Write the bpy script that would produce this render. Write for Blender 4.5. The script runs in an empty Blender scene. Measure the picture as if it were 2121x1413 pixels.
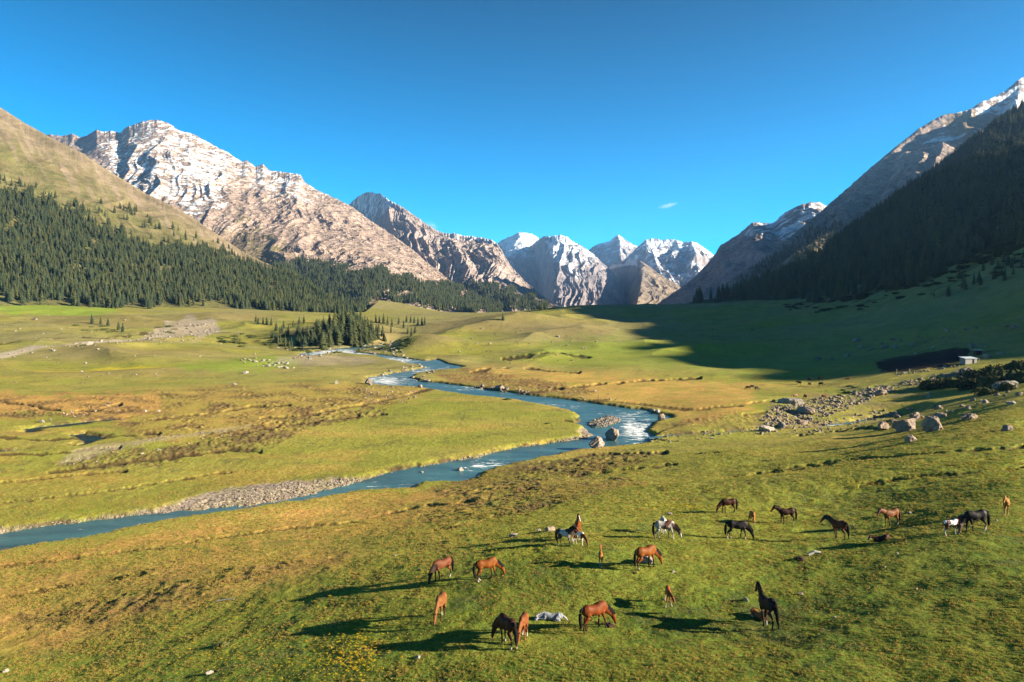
FULL = True
OFFH = (270, 244, 234, 228, 226, 212); HAZE = 3.0e-5
import bpy, bmesh, math, random
import numpy as np
from math import radians, sin, cos, pi
random.seed(7)
RNG = np.random.default_rng(11)
scene = bpy.context.scene
COL = scene.collection

# ------------------------------------------------------------------ camera mapping
FPX, CX, CY, CAMZ = 1414.0, 1060.5, 706.5, 30.0
PIT = math.atan(66.5 / FPX)
SP, CP = sin(PIT), cos(PIT)

def ray(px, py):
    px = np.asarray(px, float); py = np.asarray(py, float)
    cx = (px - CX) / FPX; cy = -(py - CY) / FPX
    Y = CP + cy * SP; Z = -SP + cy * CP
    return cx / Y, Z / Y

def P3(px, py, D):
    a, b = ray(px, py)
    return np.stack([a * D, np.asarray(D, float) + 0 * a, CAMZ + b * D], -1)

def proj(x, y, z):
    zc = z - CAMZ
    f = y * CP - zc * SP
    up = y * SP + zc * CP
    return CX + FPX * x / f, CY - FPX * up / f

# ------------------------------------------------------------------ noise
_perm = np.random.default_rng(3).permutation(4096).astype(np.int32)
_ang = np.random.default_rng(4).random(4096) * 2 * pi
_gx = np.cos(_ang).astype(np.float32); _gy = np.sin(_ang).astype(np.float32)

def perlin(x, y, seed=0):
    x = np.asarray(x, np.float64); y = np.asarray(y, np.float64)
    xi = np.floor(x); yi = np.floor(y)
    fx = (x - xi).astype(np.float32); fy = (y - yi).astype(np.float32)
    xi = xi.astype(np.int64) + seed * 131; yi = yi.astype(np.int64) + seed * 517
    def g(ix, iy, dx, dy):
        h = _perm[(_perm[ix & 4095] + iy) & 4095]
        return _gx[h] * dx + _gy[h] * dy
    u = fx * fx * fx * (fx * (fx * 6 - 15) + 10); v = fy * fy * fy * (fy * (fy * 6 - 15) + 10)
    a = g(xi, yi, fx, fy); b = g(xi + 1, yi, fx - 1, fy)
    c = g(xi, yi + 1, fx, fy - 1); d = g(xi + 1, yi + 1, fx - 1, fy - 1)
    return ((a + (b - a) * u) + ((c + (d - c) * u) - (a + (b - a) * u)) * v) * 1.5

def fbm(x, y, octs=4, seed=0, lac=2.03, gain=0.5):
    s = 0; a = 1.0; n = 0
    for i in range(octs):
        s = s + a * perlin(x, y, seed + i); n += a
        x = np.asarray(x) * lac + 3.1; y = np.asarray(y) * lac + 1.7; a *= gain
    return s / n

def ridged(x, y, octs=4, seed=0, lac=2.07, gain=0.5):
    s = 0; a = 1.0; n = 0; w = 1.0
    for i in range(octs):
        r = 1 - np.abs(perlin(x, y, seed + i)) * 1.6
        r = np.clip(r, 0, 1) ** 1.6
        s = s + a * r * w; n += a
        w = np.clip(r * 1.3, 0.25, 1)
        x = np.asarray(x) * lac + 5.3; y = np.asarray(y) * lac + 2.9; a *= gain
    return s / n

def sst(a, b, x):
    t = np.clip((np.asarray(x) - a) / (b - a), 0, 1)
    return t * t * (3 - 2 * t)

def mixc(a, b, t):
    t = np.asarray(t)[..., None]
    return a * (1 - t) + np.asarray(b, float) * t

def C(*v):
    return np.array(v, float)

# ------------------------------------------------------------------ tagging and mesh building
def tag(o, label=None, cat=None, group=None, kind=None):
    if label: o['label'] = label
    if cat: o['category'] = cat
    if group: o['group'] = group
    if kind: o['kind'] = kind
    return o

def link(o, parent=None):
    COL.objects.link(o)
    if parent is not None: o.parent = parent
    return o

def np_mesh(name, co, faces, mats=(), smooth=True, colors=None, floats=None):
    """co (n,3); faces (m,3|4) int array"""
    me = bpy.data.meshes.new(name)
    co = np.ascontiguousarray(co, np.float32); faces = np.ascontiguousarray(faces, np.int32)
    n, k = faces.shape
    me.vertices.add(len(co)); me.vertices.foreach_set('co', co.ravel())
    me.loops.add(n * k); me.loops.foreach_set('vertex_index', faces.ravel())
    me.polygons.add(n)
    me.polygons.foreach_set('loop_start', np.arange(0, n * k, k, dtype=np.int32))
    me.polygons.foreach_set('use_smooth', np.full(n, smooth, bool))
    me.update(calc_edges=True)
    if colors is not None:
        at = me.color_attributes.new('Tint', 'FLOAT_COLOR', 'POINT')
        c4 = np.ones((len(co), 4), np.float32); c4[:, :3] = colors
        at.data.foreach_set('color', c4.ravel())
    for kname, arr in (floats or {}).items():
        at = me.attributes.new(kname, 'FLOAT', 'POINT')
        at.data.foreach_set('value', np.ascontiguousarray(arr, np.float32).ravel())
    for m in mats: me.materials.append(m)
    return me

def grid_faces(nr, nc, flip=False):
    i = np.arange(nr - 1)[:, None] * nc + np.arange(nc - 1)[None, :]
    f = np.stack([i, i + 1, i + nc + 1, i + nc], -1).reshape(-1, 4)
    return f[:, ::-1] if flip else f

def poly_mask(px, py, poly):
    """even-odd inside test"""
    poly = np.asarray(poly, float)
    ins = np.zeros(px.shape, bool)
    x0, y0 = poly[-1]
    for x1, y1 in poly:
        if y0 != y1:
            c = ((y1 > py) != (y0 > py)) & (px < (x0 - x1) * (py - y1) / (y0 - y1) + x1)
            ins ^= c
        x0, y0 = x1, y1
    return ins

def poly_dist(px, py, poly, closed=True):
    poly = np.asarray(poly, float)
    best = np.full(px.shape, 1e9)
    n = len(poly)
    for i in range(n if closed else n - 1):
        a = poly[i]; b = poly[(i + 1) % n]
        d = b - a; L = d @ d + 1e-9
        t = np.clip(((px - a[0]) * d[0] + (py - a[1]) * d[1]) / L, 0, 1)
        best = np.minimum(best, (px - a[0] - t * d[0]) ** 2 + (py - a[1] - t * d[1]) ** 2)
    return np.sqrt(best)

def soft_poly(px, py, poly, w, wob=None):
    """soft mask 0..1 of a polygon in mapping space (w = edge softness)"""
    poly = np.asarray(poly, float)
    lo = poly.min(0) - 3 * w - 8; hi = poly.max(0) + 3 * w + 8
    m = (px > lo[0]) & (px < hi[0]) & (py > lo[1]) & (py < hi[1])
    out = np.zeros(px.shape)
    if not m.any(): return out
    qx = px[m]; qy = py[m]
    d = poly_dist(qx, qy, poly); ins = poly_mask(qx, qy, poly)
    sd = np.where(ins, -d, d)
    if wob is not None: sd = sd + wob[m]
    out[m] = 1 - sst(-w, w, sd)
    return out

# ------------------------------------------------------------------ materials
def new_mat(name):
    m = bpy.data.materials.new(name); m.use_nodes = True
    nt = m.node_tree
    b = nt.nodes['Principled BSDF']
    b.inputs['Roughness'].default_value = 0.9
    b.inputs['Specular IOR Level'].default_value = 0.15
    return m, nt, b

def N(nt, typ, **kw):
    n = nt.nodes.new(typ)
    for k, v in kw.items():
        if k in n.inputs.keys() if hasattr(n.inputs, 'keys') else False: n.inputs[k].default_value = v
        else: setattr(n, k, v)
    return n

def noise_node(nt, vec, scale, detail=4, rough=0.55, dist=0.0):
    n = nt.nodes.new('ShaderNodeTexNoise')
    n.inputs['Scale'].default_value = scale; n.inputs['Detail'].default_value = detail
    n.inputs['Roughness'].default_value = rough; n.inputs['Distortion'].default_value = dist
    if vec is not None: nt.links.new(vec, n.inputs['Vector'])
    return n.outputs['Fac']

def maprange(nt, src, a, b, c, d):
    n = nt.nodes.new('ShaderNodeMapRange')
    nt.links.new(src, n.inputs['Value'])
    for i, v in zip(('From Min', 'From Max', 'To Min', 'To Max'), (a, b, c, d)): n.inputs[i].default_value = v
    return n.outputs['Result']

def math_node(nt, op, a, b):
    n = nt.nodes.new('ShaderNodeMath'); n.operation = op
    for i, s in enumerate((a, b)):
        if isinstance(s, (int, float)): n.inputs[i].default_value = s
        else: nt.links.new(s, n.inputs[i])
    return n.outputs[0]

def scale_color(nt, col, fac):
    n = nt.nodes.new('ShaderNodeVectorMath'); n.operation = 'SCALE'
    nt.links.new(col, n.inputs[0])
    if isinstance(fac, (int, float)): n.inputs['Scale'].default_value = fac
    else: nt.links.new(fac, n.inputs['Scale'])
    return n.outputs[0]

def bump(nt, b, h, strength, dist):
    n = nt.nodes.new('ShaderNodeBump')
    n.inputs['Strength'].default_value = strength; n.inputs['Distance'].default_value = dist
    nt.links.new(h, n.inputs['Height'])
    nt.links.new(n.outputs[0], b.inputs['Normal'])
    return n

def tint_mat(name, scales, amp=0.25, bump_s=0.5, bump_d=0.3, stretch=None, rough=0.95, crag=0):
    """surface coloured by its Tint attribute, broken up by fine noise of several sizes"""
    m, nt, b = new_mat(name)
    b.inputs['Roughness'].default_value = rough
    b.inputs['Specular IOR Level'].default_value = 0.08
    at = nt.nodes.new('ShaderNodeAttribute'); at.attribute_name = 'Tint'
    geo = nt.nodes.new('ShaderNodeNewGeometry')
    vec = geo.outputs['Position']
    if stretch:
        mp = nt.nodes.new('ShaderNodeMapping'); mp.inputs['Scale'].default_value = stretch
        nt.links.new(vec, mp.inputs['Vector']); vec = mp.outputs[0]
    acc = None
    for s in scales:
        f = maprange(nt, noise_node(nt, vec, s, 5, 0.6), 0.3, 0.7, 1 - amp, 1 + amp)
        acc = f if acc is None else math_node(nt, 'MULTIPLY', acc, f)
    nt.links.new(scale_color(nt, at.outputs['Color'], acc), b.inputs['Base Color'])
    h = noise_node(nt, vec, scales[-1], 6, 0.65)
    if crag:       # broken, faceted rock faces
        for sc_, k_ in ((crag, 1.3), (crag * 2.7, .6)):
            wv = nt.nodes.new('ShaderNodeVectorMath'); wv.operation = 'ADD'
            nz = nt.nodes.new('ShaderNodeTexNoise'); nz.inputs['Scale'].default_value = sc_ * .7; nt.links.new(vec, nz.inputs['Vector'])
            sv = nt.nodes.new('ShaderNodeVectorMath'); sv.operation = 'SCALE'; sv.inputs['Scale'].default_value = .9 / sc_; nt.links.new(nz.outputs['Color'], sv.inputs[0])
            nt.links.new(vec, wv.inputs[0]); nt.links.new(sv.outputs[0], wv.inputs[1])
            vo = nt.nodes.new('ShaderNodeTexVoronoi'); vo.inputs['Scale'].default_value = sc_; nt.links.new(wv.outputs[0], vo.inputs['Vector'])
            h = math_node(nt, 'ADD', h, math_node(nt, 'MULTIPLY', vo.outputs['Distance'], k_))
    bump(nt, b, h, bump_s, bump_d)
    return m
# ------------------------------------------------------------------ valley floor
def W(Y):                       # water level of the river, rising up the valley
    return 0.0035 * np.maximum(0, np.asarray(Y, float) - 150)

def on_level(px, py, off=0.0):
    """where the mapping ray meets the river level (+off)"""
    a, b = ray(px, py); D = 30 / -b
    for _ in range(12): D = (30 - W(D) - off) / -b
    return np.stack([a * D, D], -1)

CTRL = [  # px, py, depth
 (-250,1413,40),(0,1413,41),(400,1413,35.6),(800,1413,31.5),(1060,1413,29.8),(1600,1413,28),(2121,1413,25.8),(2500,1413,24),
 (0,1300,54),(400,1300,46.5),(915,1290,38.5),(1240,1305,36.3),(1600,1300,35.5),(2121,1300,31),
 (915,1200,46.5),(1340,1175,45.2),(1600,1200,42.5),(2121,1230,34.5),(400,1200,58),
 (-150,1200,72),(0,1172,76),(200,1150,78),(400,1120,84),(640,1060,98),(800,1035,104),
 (1170,1130,51),(1527,1117,55),(1380,1117,54),(2020,1102,47),(1740,1117,52),(1507,1064,67),(1640,1085,62),(1838,1092,57),(2083,1066,53),
 (1000,1080,72),(1000,1030,94),(1250,1030,80),(1250,975,113),(1700,1010,76),(2121,1000,62),(1450,1000,92),
 (1700,950,101),(2121,930,80),(1400,955,114),(1550,925,127),(1800,925,108),(1900,890,126),(2121,865,106),(2121,820,136),
 (1420,912,150),(1600,900,158),(1800,878,163),(1950,830,186),(2040,800,200),(2121,770,205),(2010,752,236),(1860,775,238),(2121,740,240),
 (1450,870,168),(1500,840,195),(1650,835,200),(1750,810,222),(1560,806,248),(1700,792,262),(1400,820,222),(1250,800,252),
 (1560,775,300),(1800,768,268),(1300,765,330),(1100,780,300),(1300,720,430),(1500,720,400),(1700,700,420),(1900,720,330),(2121,690,290),
 (2121,620,350),(1900,640,430),(1700,650,560),(1500,660,640),(1300,665,690),(2121,560,410),(1900,600,520),(1700,622,720),(1550,625,880),
 (2121,500,490),(2000,560,510),(2400,420,470),(2700,300,420),(2400,650,250),(2500,900,110),(2600,1100,60),
 (1450,630,930),(1300,629,900),(1180,634,900),(1140,645,760),(1060,663,620),(1100,690,520),(950,700,520),(850,700,500),(900,730,430),
 (950,672,720),(1000,655,900),(900,652,960),(1000,648,1300),(820,636,1300),(1000,645,1700),(800,625,1600),(1100,650,1500),(1300,655,1500),
 (760,660,800),(700,668,620),(700,690,560),(640,700,540),(780,690,570),(700,712,500),(600,690,600),(540,690,590),(600,725,450),(500,720,470),
 (640,655,900),(500,645,980),(400,672,690),(440,690,640),(300,648,880),(150,640,870),(0,640,850),(0,628,900),(-300,620,900),(-300,700,520),
 (0,680,560),(200,690,560),(100,720,430),(0,740,365),(300,710,470),(400,760,330),(150,770,315),(0,800,252),(500,800,252),(250,840,202),(600,760,340),
 (0,860,182),(300,900,155),(600,880,169),(800,850,196),(1000,860,187),(0,960,129),(400,960,130),(700,930,143),(900,900,158),(1100,860,188),
 (0,1050,101),(300,1020,110),(-300,900,150),(-300,1050,100),(-300,760,300),
 (800,618,1500),(850,628,1400),(890,640,1300),(830,645,1080),
 (0,600,1500),(500,600,1500),(1500,600,1500),(1900,560,1200),(2300,300,900),
]
river_near = [(-260,1182),(-120,1163),(0,1147),(100,1128),(200,1111),(300,1092),(400,1071),(480,1058),(560,1045),(640,1035),(720,1023),(790,1016),
 (850,1013),(875,1004),(930,1001),(975,997),(990,985),(1015,972),(1060,962),(1110,951),(1150,944),(1180,936),(1230,931),(1290,926),(1322,920),
 (1345,912),(1352,902),(1340,893),(1345,884),(1356,872),(1385,868),(1390,862),(1362,858),(1340,850),(1290,845),(1230,836),(1170,827),(1120,822),(1060,814),(1000,806),
 (955,799),(905,793),(868,790),(850,783),(862,774),(900,768),(945,765),(962,761),(945,757),(925,754),(915,748),(905,745)]
river_far = [(880,748),(850,744),(830,741),(812,745),(845,754),(870,757),(880,762),(850,768),(820,773),(790,778),(765,782),(756,788),(762,796),(800,800),(850,802),(890,806),(930,814),
 (970,819),(1020,824),(1070,829),(1110,837),(1150,845),(1185,852),(1200,862),(1203,872),(1190,878),(1170,876),(1205,884),(1222,892),(1228,902),(1210,908),(1170,915),(1110,922),(1060,929),(1010,940),
 (975,950),(930,957),(880,964),(830,974),(790,984),(770,990),(730,1003),(690,1014),(650,1025),(610,1033),(560,1041),(500,1051),(420,1056),(330,1064),
 (250,1071),(150,1083),(60,1096),(0,1105),(-120,1122),(-260,1138)]
braid = [(622,738),(618,733),(664,727),(700,722),(740,718),(790,715),(812,712),(822,716),(780,720),(745,725),(735,730),(790,735),(830,741),(850,746),(880,750),(872,754),(840,750),(805,745),(780,738),(730,734),(700,729),(668,734),(640,739)]
gravel_bar = [(1215,882),(1212,874),(1240,866),(1262,859),(1282,866),(1288,873),(1272,880),(1248,886),(1228,889)]
tributary = [(1335,906),(1400,901),(1440,900),(1490,896),(1560,891.5),(1620,890),(1690,885),(1730,879),(1790,869),(1830,865),(1832,866.5),(1795,873),(1740,883.5),(1690,889),(1620,892),(1560,893.5),(1500,898.5),(1440,902),(1400,904),(1345,910)]
pond = [(45,890),(110,882),(160,876),(225,870),(262,870),(250,874),(200,877),(170,882),(120,888),(75,893),(85,898),(60,900),(40,897),(55,893)]
pond_b = [(140,903),(170,900),(215,908),(222,912),(195,915),(188,912),(190,918),(160,928),(148,927),(180,918),(170,910)]
pond_c = [(-60,938),(0,936),(60,932),(60,935),(0,941),(-60,943)]
WATER = []        # (plan polygon, level offset)
main_poly = river_near + river_far
for poly, off in ((main_poly, 0.0), (braid, 0.1), (tributary, 0.35), (pond, 0.7), (pond_b, 0.55), (pond_c, 0.5)):
    q = np.array(poly, float)
    WATER.append((on_level(q[:, 0], q[:, 1], off), off))
BAR = on_level(np.array(gravel_bar, float)[:, 0], np.array(gravel_bar, float)[:, 1], 0.1)

ctrl = []
for px, py, D in CTRL:
    p = P3(px, py, D); ctrl.append((p[0] / D, math.log(D), p[2] / D))
for k, (wp, off) in enumerate(WATER):
    for x, y in wp[::2]:
        ctrl.append((x / y, math.log(y), (float(W(y)) + off + 0.7) / y))
ctrl = np.array(ctrl)

def tps_fit(pts, vals, lam=0.004):
    n = len(pts)
    r2 = ((pts[:, None] - pts[None]) ** 2).sum(-1)
    K = 0.5 * r2 * np.log(r2 + 1e-12) + lam * np.eye(n)
    Pm = np.c_[np.ones(n), pts]
    A = np.zeros((n + 3, n + 3)); A[:n, :n] = K; A[:n, n:] = Pm; A[n:, :n] = Pm.T
    return np.linalg.solve(A, np.r_[vals, 0, 0, 0])
TP = ctrl[:, :2]; TW = tps_fit(TP, ctrl[:, 2])

def floor_base(u, v):
    """smooth relief (z / Y) over (azimuth, log depth)"""
    out = np.empty(u.shape); uf = u.ravel(); vf = v.ravel(); o = out.ravel()
    for i in range(0, len(uf), 40000):
        a = uf[i:i+40000]; b = vf[i:i+40000]
        r2 = (a[:, None] - TP[None, :, 0]) ** 2 + (b[:, None] - TP[None, :, 1]) ** 2
        o[i:i+40000] = (0.5 * r2 * np.log(r2 + 1e-12)) @ TW[:-3] + TW[-3] + TW[-2] * a + TW[-1] * b
    return o.reshape(u.shape)

inner = np.arange(-0.80, 0.8001, 0.0014 if FULL else 0.003)
gq = 0.0014 * 1.07 ** np.arange(0, 58); gq = np.cumsum(gq); gq = gq[gq < 1.3]
UU = np.r_[(-0.80 - gq)[::-1], inner, 0.80 + gq]
VV = np.r_[np.linspace(math.log(5), math.log(23), 24)[:-1],
           np.linspace(math.log(23), math.log(1400), 1150 if FULL else 560)[:-1], np.linspace(math.log(1400), math.log(3600), 70)]
# smooth part evaluated coarsely, then interpolated
cu = np.linspace(UU[0], UU[-1], 230); cv = np.linspace(VV[0], VV[-1], 300)
cb = floor_base(*np.meshgrid(cu, cv))
def bilerp(gr, gu, gv, u, v):
    fu = np.clip((u - gu[0]) / (gu[1] - gu[0]), 0, len(gu) - 1.001); fv = np.clip((v - gv[0]) / (gv[1] - gv[0]), 0, len(gv) - 1.001)
    iu = fu.astype(int); iv = fv.astype(int); a = fu - iu; b = fv - iv
    return (gr[iv, iu] * (1-a) + gr[iv, iu+1] * a) * (1-b) + (gr[iv+1, iu] * (1-a) + gr[iv+1, iu+1] * a) * b
U, V = np.meshgrid(UU, VV)
Yg = np.exp(V); Xg = U * Yg
H0 = bilerp(cb, cu, cv, U, V) * Yg

# signed distance (m) to each water body, negative inside
SD = np.full(Xg.shape, 1e3); WL = W(Yg)
for wp, off in WATER:
    lo = wp.min(0) - 45; hi = wp.max(0) + 45
    m = (Xg > lo[0]) & (Xg < hi[0]) & (Yg > lo[1]) & (Yg < hi[1])
    qx = Xg[m]; qy = Yg[m]
    d = poly_dist(qx, qy, wp); d = np.where(poly_mask(qx, qy, wp), -d, d)
    cur = SD[m]; better = d < cur
    SD[m] = np.where(better, d, cur); 
    wl = WL[m]; WL[m] = np.where(better, W(qy) + off, wl)
bd = poly_dist(Xg.ravel(), Yg.ravel(), BAR).reshape(Xg.shape) * np.where(poly_mask(Xg, Yg, BAR), -1, 1)
SD = SD + (0.7 * perlin(Xg / 2.6, Yg / 2.6, 40) + .35 * perlin(Xg / 1.1, Yg / 1.1, 42)) * sst(600, 100, Yg) + 1.2 * perlin(Xg / 9, Yg / 9, 41) * sst(0, 1, SD / 3 + 0.5)
PX, PY = proj(Xg, Yg, H0)
wob = 9 * perlin(PX / 34, PY / 9, 50) + 4 * perlin(PX / 11, PY / 3.5, 51)

# named areas of the floor, each drawn as an outline
def area(pts, w=6, wb=1.0): return soft_poly(PX, PY, pts, w, wob * wb)
A_gravel = area([(-60,1112),(0,1092),(120,1082),(250,1064),(330,1052),(420,1026),(470,1012),(560,1002),(640,994),(720,988),(775,983),(770,995),(690,1018),(600,1036),(500,1054),(330,1068),(150,1086),(0,1108),(-60,1116)], 4, 0.5)
A_bank = area([(770,984),(860,968),(960,948),(1050,928),(1150,912),(1215,900),(1235,906),(1150,920),(1050,934),(960,956),(860,974)], 3, 0.35)
A_point = area([(1195,892),(1240,862),(1290,860),(1290,878),(1230,900),(1205,900)], 3, 0.3)
A_braid = area([(560,755),(620,735),(700,735),(760,745),(800,750),(760,752),(640,757)], 4, 0.4)
A_quarry = area([(345,676),(400,668),(448,672),(455,688),(420,700),(345,700),(290,706),(310,694)], 5, 1.1)
A_road = area([(-60,739),(0,733),(110,719),(200,708),(300,699),(350,695),(352,700),(300,704),(200,713),(110,725),(0,739),(-60,746)], 1.5, 0.05)
A_washl = area([(115,962),(150,935),(200,925),(260,916),(340,905),(430,893),(520,880),(520,884),(430,900),(340,912),(260,926),(200,945),(150,960)], 4, 0.3)
A_heathl = area([(-60,815),(100,822),(260,815),(420,800),(560,800),(760,795),(900,800),(860,830),(760,845),(600,870),(480,905),(300,915),(240,880),(100,850),(-60,870)], 10, 1.2)
A_heathl2 = area([(100,958),(230,935),(330,930),(480,900),(640,855),(800,845),(800,860),(640,885),(560,925),(420,940),(330,965),(200,975)], 6, 0.9)
A_gold = area([(-60,815),(130,820),(330,815),(330,850),(230,870),(100,850),(-60,855)], 8, 1)
A_goldb = area([(-60,1160),(100,1140),(300,1105),(500,1065),(700,1035),(870,1018),(960,1010),(1050,1010),(1000,1040),(850,1090),(700,1110),(500,1125),(300,1145),(100,1170),(-60,1190)], 12, 1.4)
A_goldc = area([(-60,1200),(150,1180),(400,1150),(620,1130),(760,1130),(700,1170),(560,1210),(380,1260),(220,1310),(60,1350),(-60,1360)], 22, 1.6)
A_heathc = area([(880,1015),(960,990),(1010,970),(1100,955),(1230,940),(1300,935),(1370,945),(1300,965),(1200,985),(1130,1000),(1050,1015),(950,1030)], 6, 0.9)
A_heathd = area([(860,1070),(950,1040),(1100,1005),(1300,985),(1350,1000),(1200,1035),(1100,1060),(1000,1065),(900,1085)], 7, 1.0)
A_heathe = area([(0,1290),(150,1250),(300,1220),(420,1190),(560,1160),(640,1165),(500,1195),(380,1235),(260,1270),(100,1300)], 8, 1.2)
A_goldr = area([(1000,760),(1200,770),(1450,790),(1560,800),(1560,850),(1420,880),(1380,850),(1250,830),(1100,810),(960,795),(900,780)], 10, 1.0)
A_heathr = area([(880,770),(960,765),(1040,780),(1180,795),(1240,815),(1150,822),(1040,808),(950,795)], 4, 0.6)
A_tribu = area([(1360,880),(1450,862),(1560,860),(1600,848),(1590,880),(1500,892),(1380,900)], 6, 0.8)
A_stony = area([(1560,862),(1600,835),(1700,815),(1830,795),(1960,770),(2010,765),(2000,785),(1900,805),(1850,850),(1820,880),(1700,895),(1560,893)], 8, 0.8)
A_dung = area([(1815,752),(1850,738),(1920,727),(1985,722),(2010,730),(1995,752),(1940,764),(1870,772),(1825,768)], 5, 0.5)
A_flower = area([(60,770),(150,768),(230,757),(360,756),(230,764),(150,775),(80,778)], 2, 0.2)
A_bright = area([(-60,622),(120,630),(260,640),(200,655),(0,650),(-60,650)], 5, .6)
A_bright2 = area([(300,765),(420,752),(560,745),(620,755),(560,775),(420,778)], 6, .6)
A_meadowr = area([(1120,712),(1300,700),(1500,720),(1700,730),(1800,760),(1600,775),(1400,770),(1200,755),(1080,740)], 20, 1.5)
A_creek = area([(0,862),(60,850),(130,852),(200,860),(250,858),(235,866),(180,868),(110,862),(40,868)], 3, .5)
A_heath = np.clip(A_heathl * (0.45 + 0.9 * perlin(PX / 60, PY / 11, 60)) + A_heathl2 * 0.9 + A_heathc * 0.85 + A_heathd * .75 + A_heathe * .8 + A_heathr * .8 + A_tribu * .5 + A_creek * .8, 0, 1)
# narrow dark turf edges and old channels
lines = [([(0,1172),(100,1166),(200,1152),(330,1140),(430,1122),(560,1100),(700,1085)], 3.0), ([(700,1085),(860,1048),(1000,1035),(1100,1015)], 2.5),
 ([(540,866),(640,858),(760,836),(850,815),(900,806)], 2.5), ([(0,832),(90,845),(130,852),(200,848),(250,836)], 2.5), ([(100,978),(250,958),(380,945),(470,930),(540,935)], 3.5),
 ([(1230,828),(1330,838),(1420,848),(1520,842),(1600,832)], 2.5), ([(1100,812),(1200,800),(1330,790),(1450,785)], 2.0), ([(1690,878),(1620,850),(1540,860)], 2),
 ([(1500,992),(1700,960),(1900,945),(2121,928)], 3), ([(1550,985),(1650,975),(1760,955)], 2), ([(1940,845),(1870,860),(1830,878)], 2), ([(0,1040),(200,1020),(420,985),(480,978)], 2), ([(0,712),(200,700),(330,690)], 2),
 ([(1340,1012),(1420,1002),(1500,990)], 2.5), ([(1120,955),(1250,942),(1380,938)], 2.5), ([(1180,990),(1290,975),(1400,962)], 2.5), ([(1640,905),(1760,890),(1880,884)], 2), ([(1780,1012),(1900,990),(2121,968)], 2.5),
 ([(0,905),(100,912),(230,905),(330,898)], 2.2), ([(0,1000),(140,985),(260,975)], 2), ([(300,870),(420,858),(520,842),(600,838)], 2.2), ([(480,900),(600,880),(700,866),(800,858)], 2.2), ([(0,945),(120,940),(250,925)], 2), ([(900,1100),(1000,1075),(1150,1050)], 2.5),
 ([(0,1240),(150,1215),(300,1190)], 3), ([(960,772),(1060,764),(1200,775)], 1.6), ([(1040,742),(1160,738),(1250,746)], 1.5)]
A_line = np.zeros(PX.shape)
for pts, w in lines:
    q = np.array(pts, float); lo = q.min(0) - 40; hi = q.max(0) + 40
    m = (PX > lo[0]) & (PX < hi[0]) & (PY > lo[1]) & (PY < hi[1])
    d = poly_dist(PX[m], PY[m], q, False) + 0.35 * wob[m]
    A_line[m] = np.maximum(A_line[m], 1 - sst(w * 0.4, w * 1.4, d))
A_stone = np.clip(A_gravel + A_bank + A_point + A_braid * .55 + A_quarry * 0.9, 0, 1)

# small relief
far = sst(180, 420, Yg)
calm = sst(0, 1, (SD - 1) / np.where(Yg < 300, 14, 22))
un = (0.34 * perlin(Xg / 30, Yg / 22, 1) + 0.14 * perlin(Xg / 11, Yg / 9, 2)) * (1 - far)
un += far * (2.6 * fbm(Xg / 85, Yg / 60, 2, 3) + 4.6 * (ridged(Xg / 130 + 0.4, Yg / 90, 2, 70) - 0.45))
left_plain = sst(420, 180, Yg) * sst(-5, -25, Xg) * sst(0, 1, (Yg - 90) / 20)
un *= 1 - 0.65 * left_plain
un *= 1 - 0.75 * sst(700, 1000, Yg)
# terraces (sheep paths, solifluction steps) on the right-hand slope
slope_r = sst(0.15, 0.5, U) * sst(60, 110, Yg) * sst(900, 500, Yg)
un += slope_r * 0.7 * ridged(Xg / 60 + Yg / 40, Yg / 24 - Xg / 60, 3, 9) * np.clip(Yg / 180, 0.6, 2.2)
micro = 0.10 * perlin(Xg / 3.2, Yg / 2.6, 5) + 0.05 * perlin(Xg / 1.1, Yg / 1.0, 6) + 0.025 * perlin(Xg / 0.45, Yg / 0.4, 7)
micro *= sst(260, 60, Yg)
hum = sst(0.0, 0.5, perlin(Xg / 9, Yg / 9, 71)) * (0.15 * np.clip(perlin(Xg / 1.6, Yg / 1.3, 72), 0, 1))
micro += hum * sst(110, 60, Yg) * sst(-16, 2, Xg + 0.25 * (Yg - 40))
tuss = 0.32 * np.clip(perlin(Xg / 1.7, Yg / 1.7, 8), -0.1, 1) + 0.14 * perlin(Xg / 0.7, Yg / 0.7, 18)
HT = np.where(SD < 0, 0, sst(0, 26, SD))
Z = H0 + un * calm + micro * (0.25 + 0.75 * calm) + tuss * A_heath * sst(500, 120, Yg) * np.clip(Yg / 110, 0.8, 1.8) - 0.35 * A_line * np.clip(Yg / 120, .5, 2)
Z += (A_dung * 0.2) * perlin(Xg / 4, Yg / 4, 12)
bank = 0.75 * (1 - np.exp(-np.maximum(SD, 0) / 0.9)) * (1 - 0.8 * A_stone) + 0.05 + 0.03 * np.maximum(SD, 0) * A_stone
blend = sst(0, 1, SD / (9 + 0.02 * Yg))
Zb = WL + bank + (0.14 * perlin(Xg / 0.9, Yg / 0.9, 13) + 0.1 * perlin(Xg / 0.4, Yg / 0.4, 14)) * A_stone * sst(250, 80, Yg)
Z = np.where(SD > 0, Zb * (1 - blend) + Z * blend, WL - 0.06 - np.minimum(0.9, 0.35 * -SD))
inbar = np.maximum(sst(1.0, -2.5, bd), 0)
Z = np.where(inbar > 0, np.maximum(Z, WL - 0.3 + 0.75 * inbar + 0.15 * perlin(Xg / 1.2, Yg / 1.2, 15)), Z)
A_stone = np.clip(A_stone + inbar, 0, 1)
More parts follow.
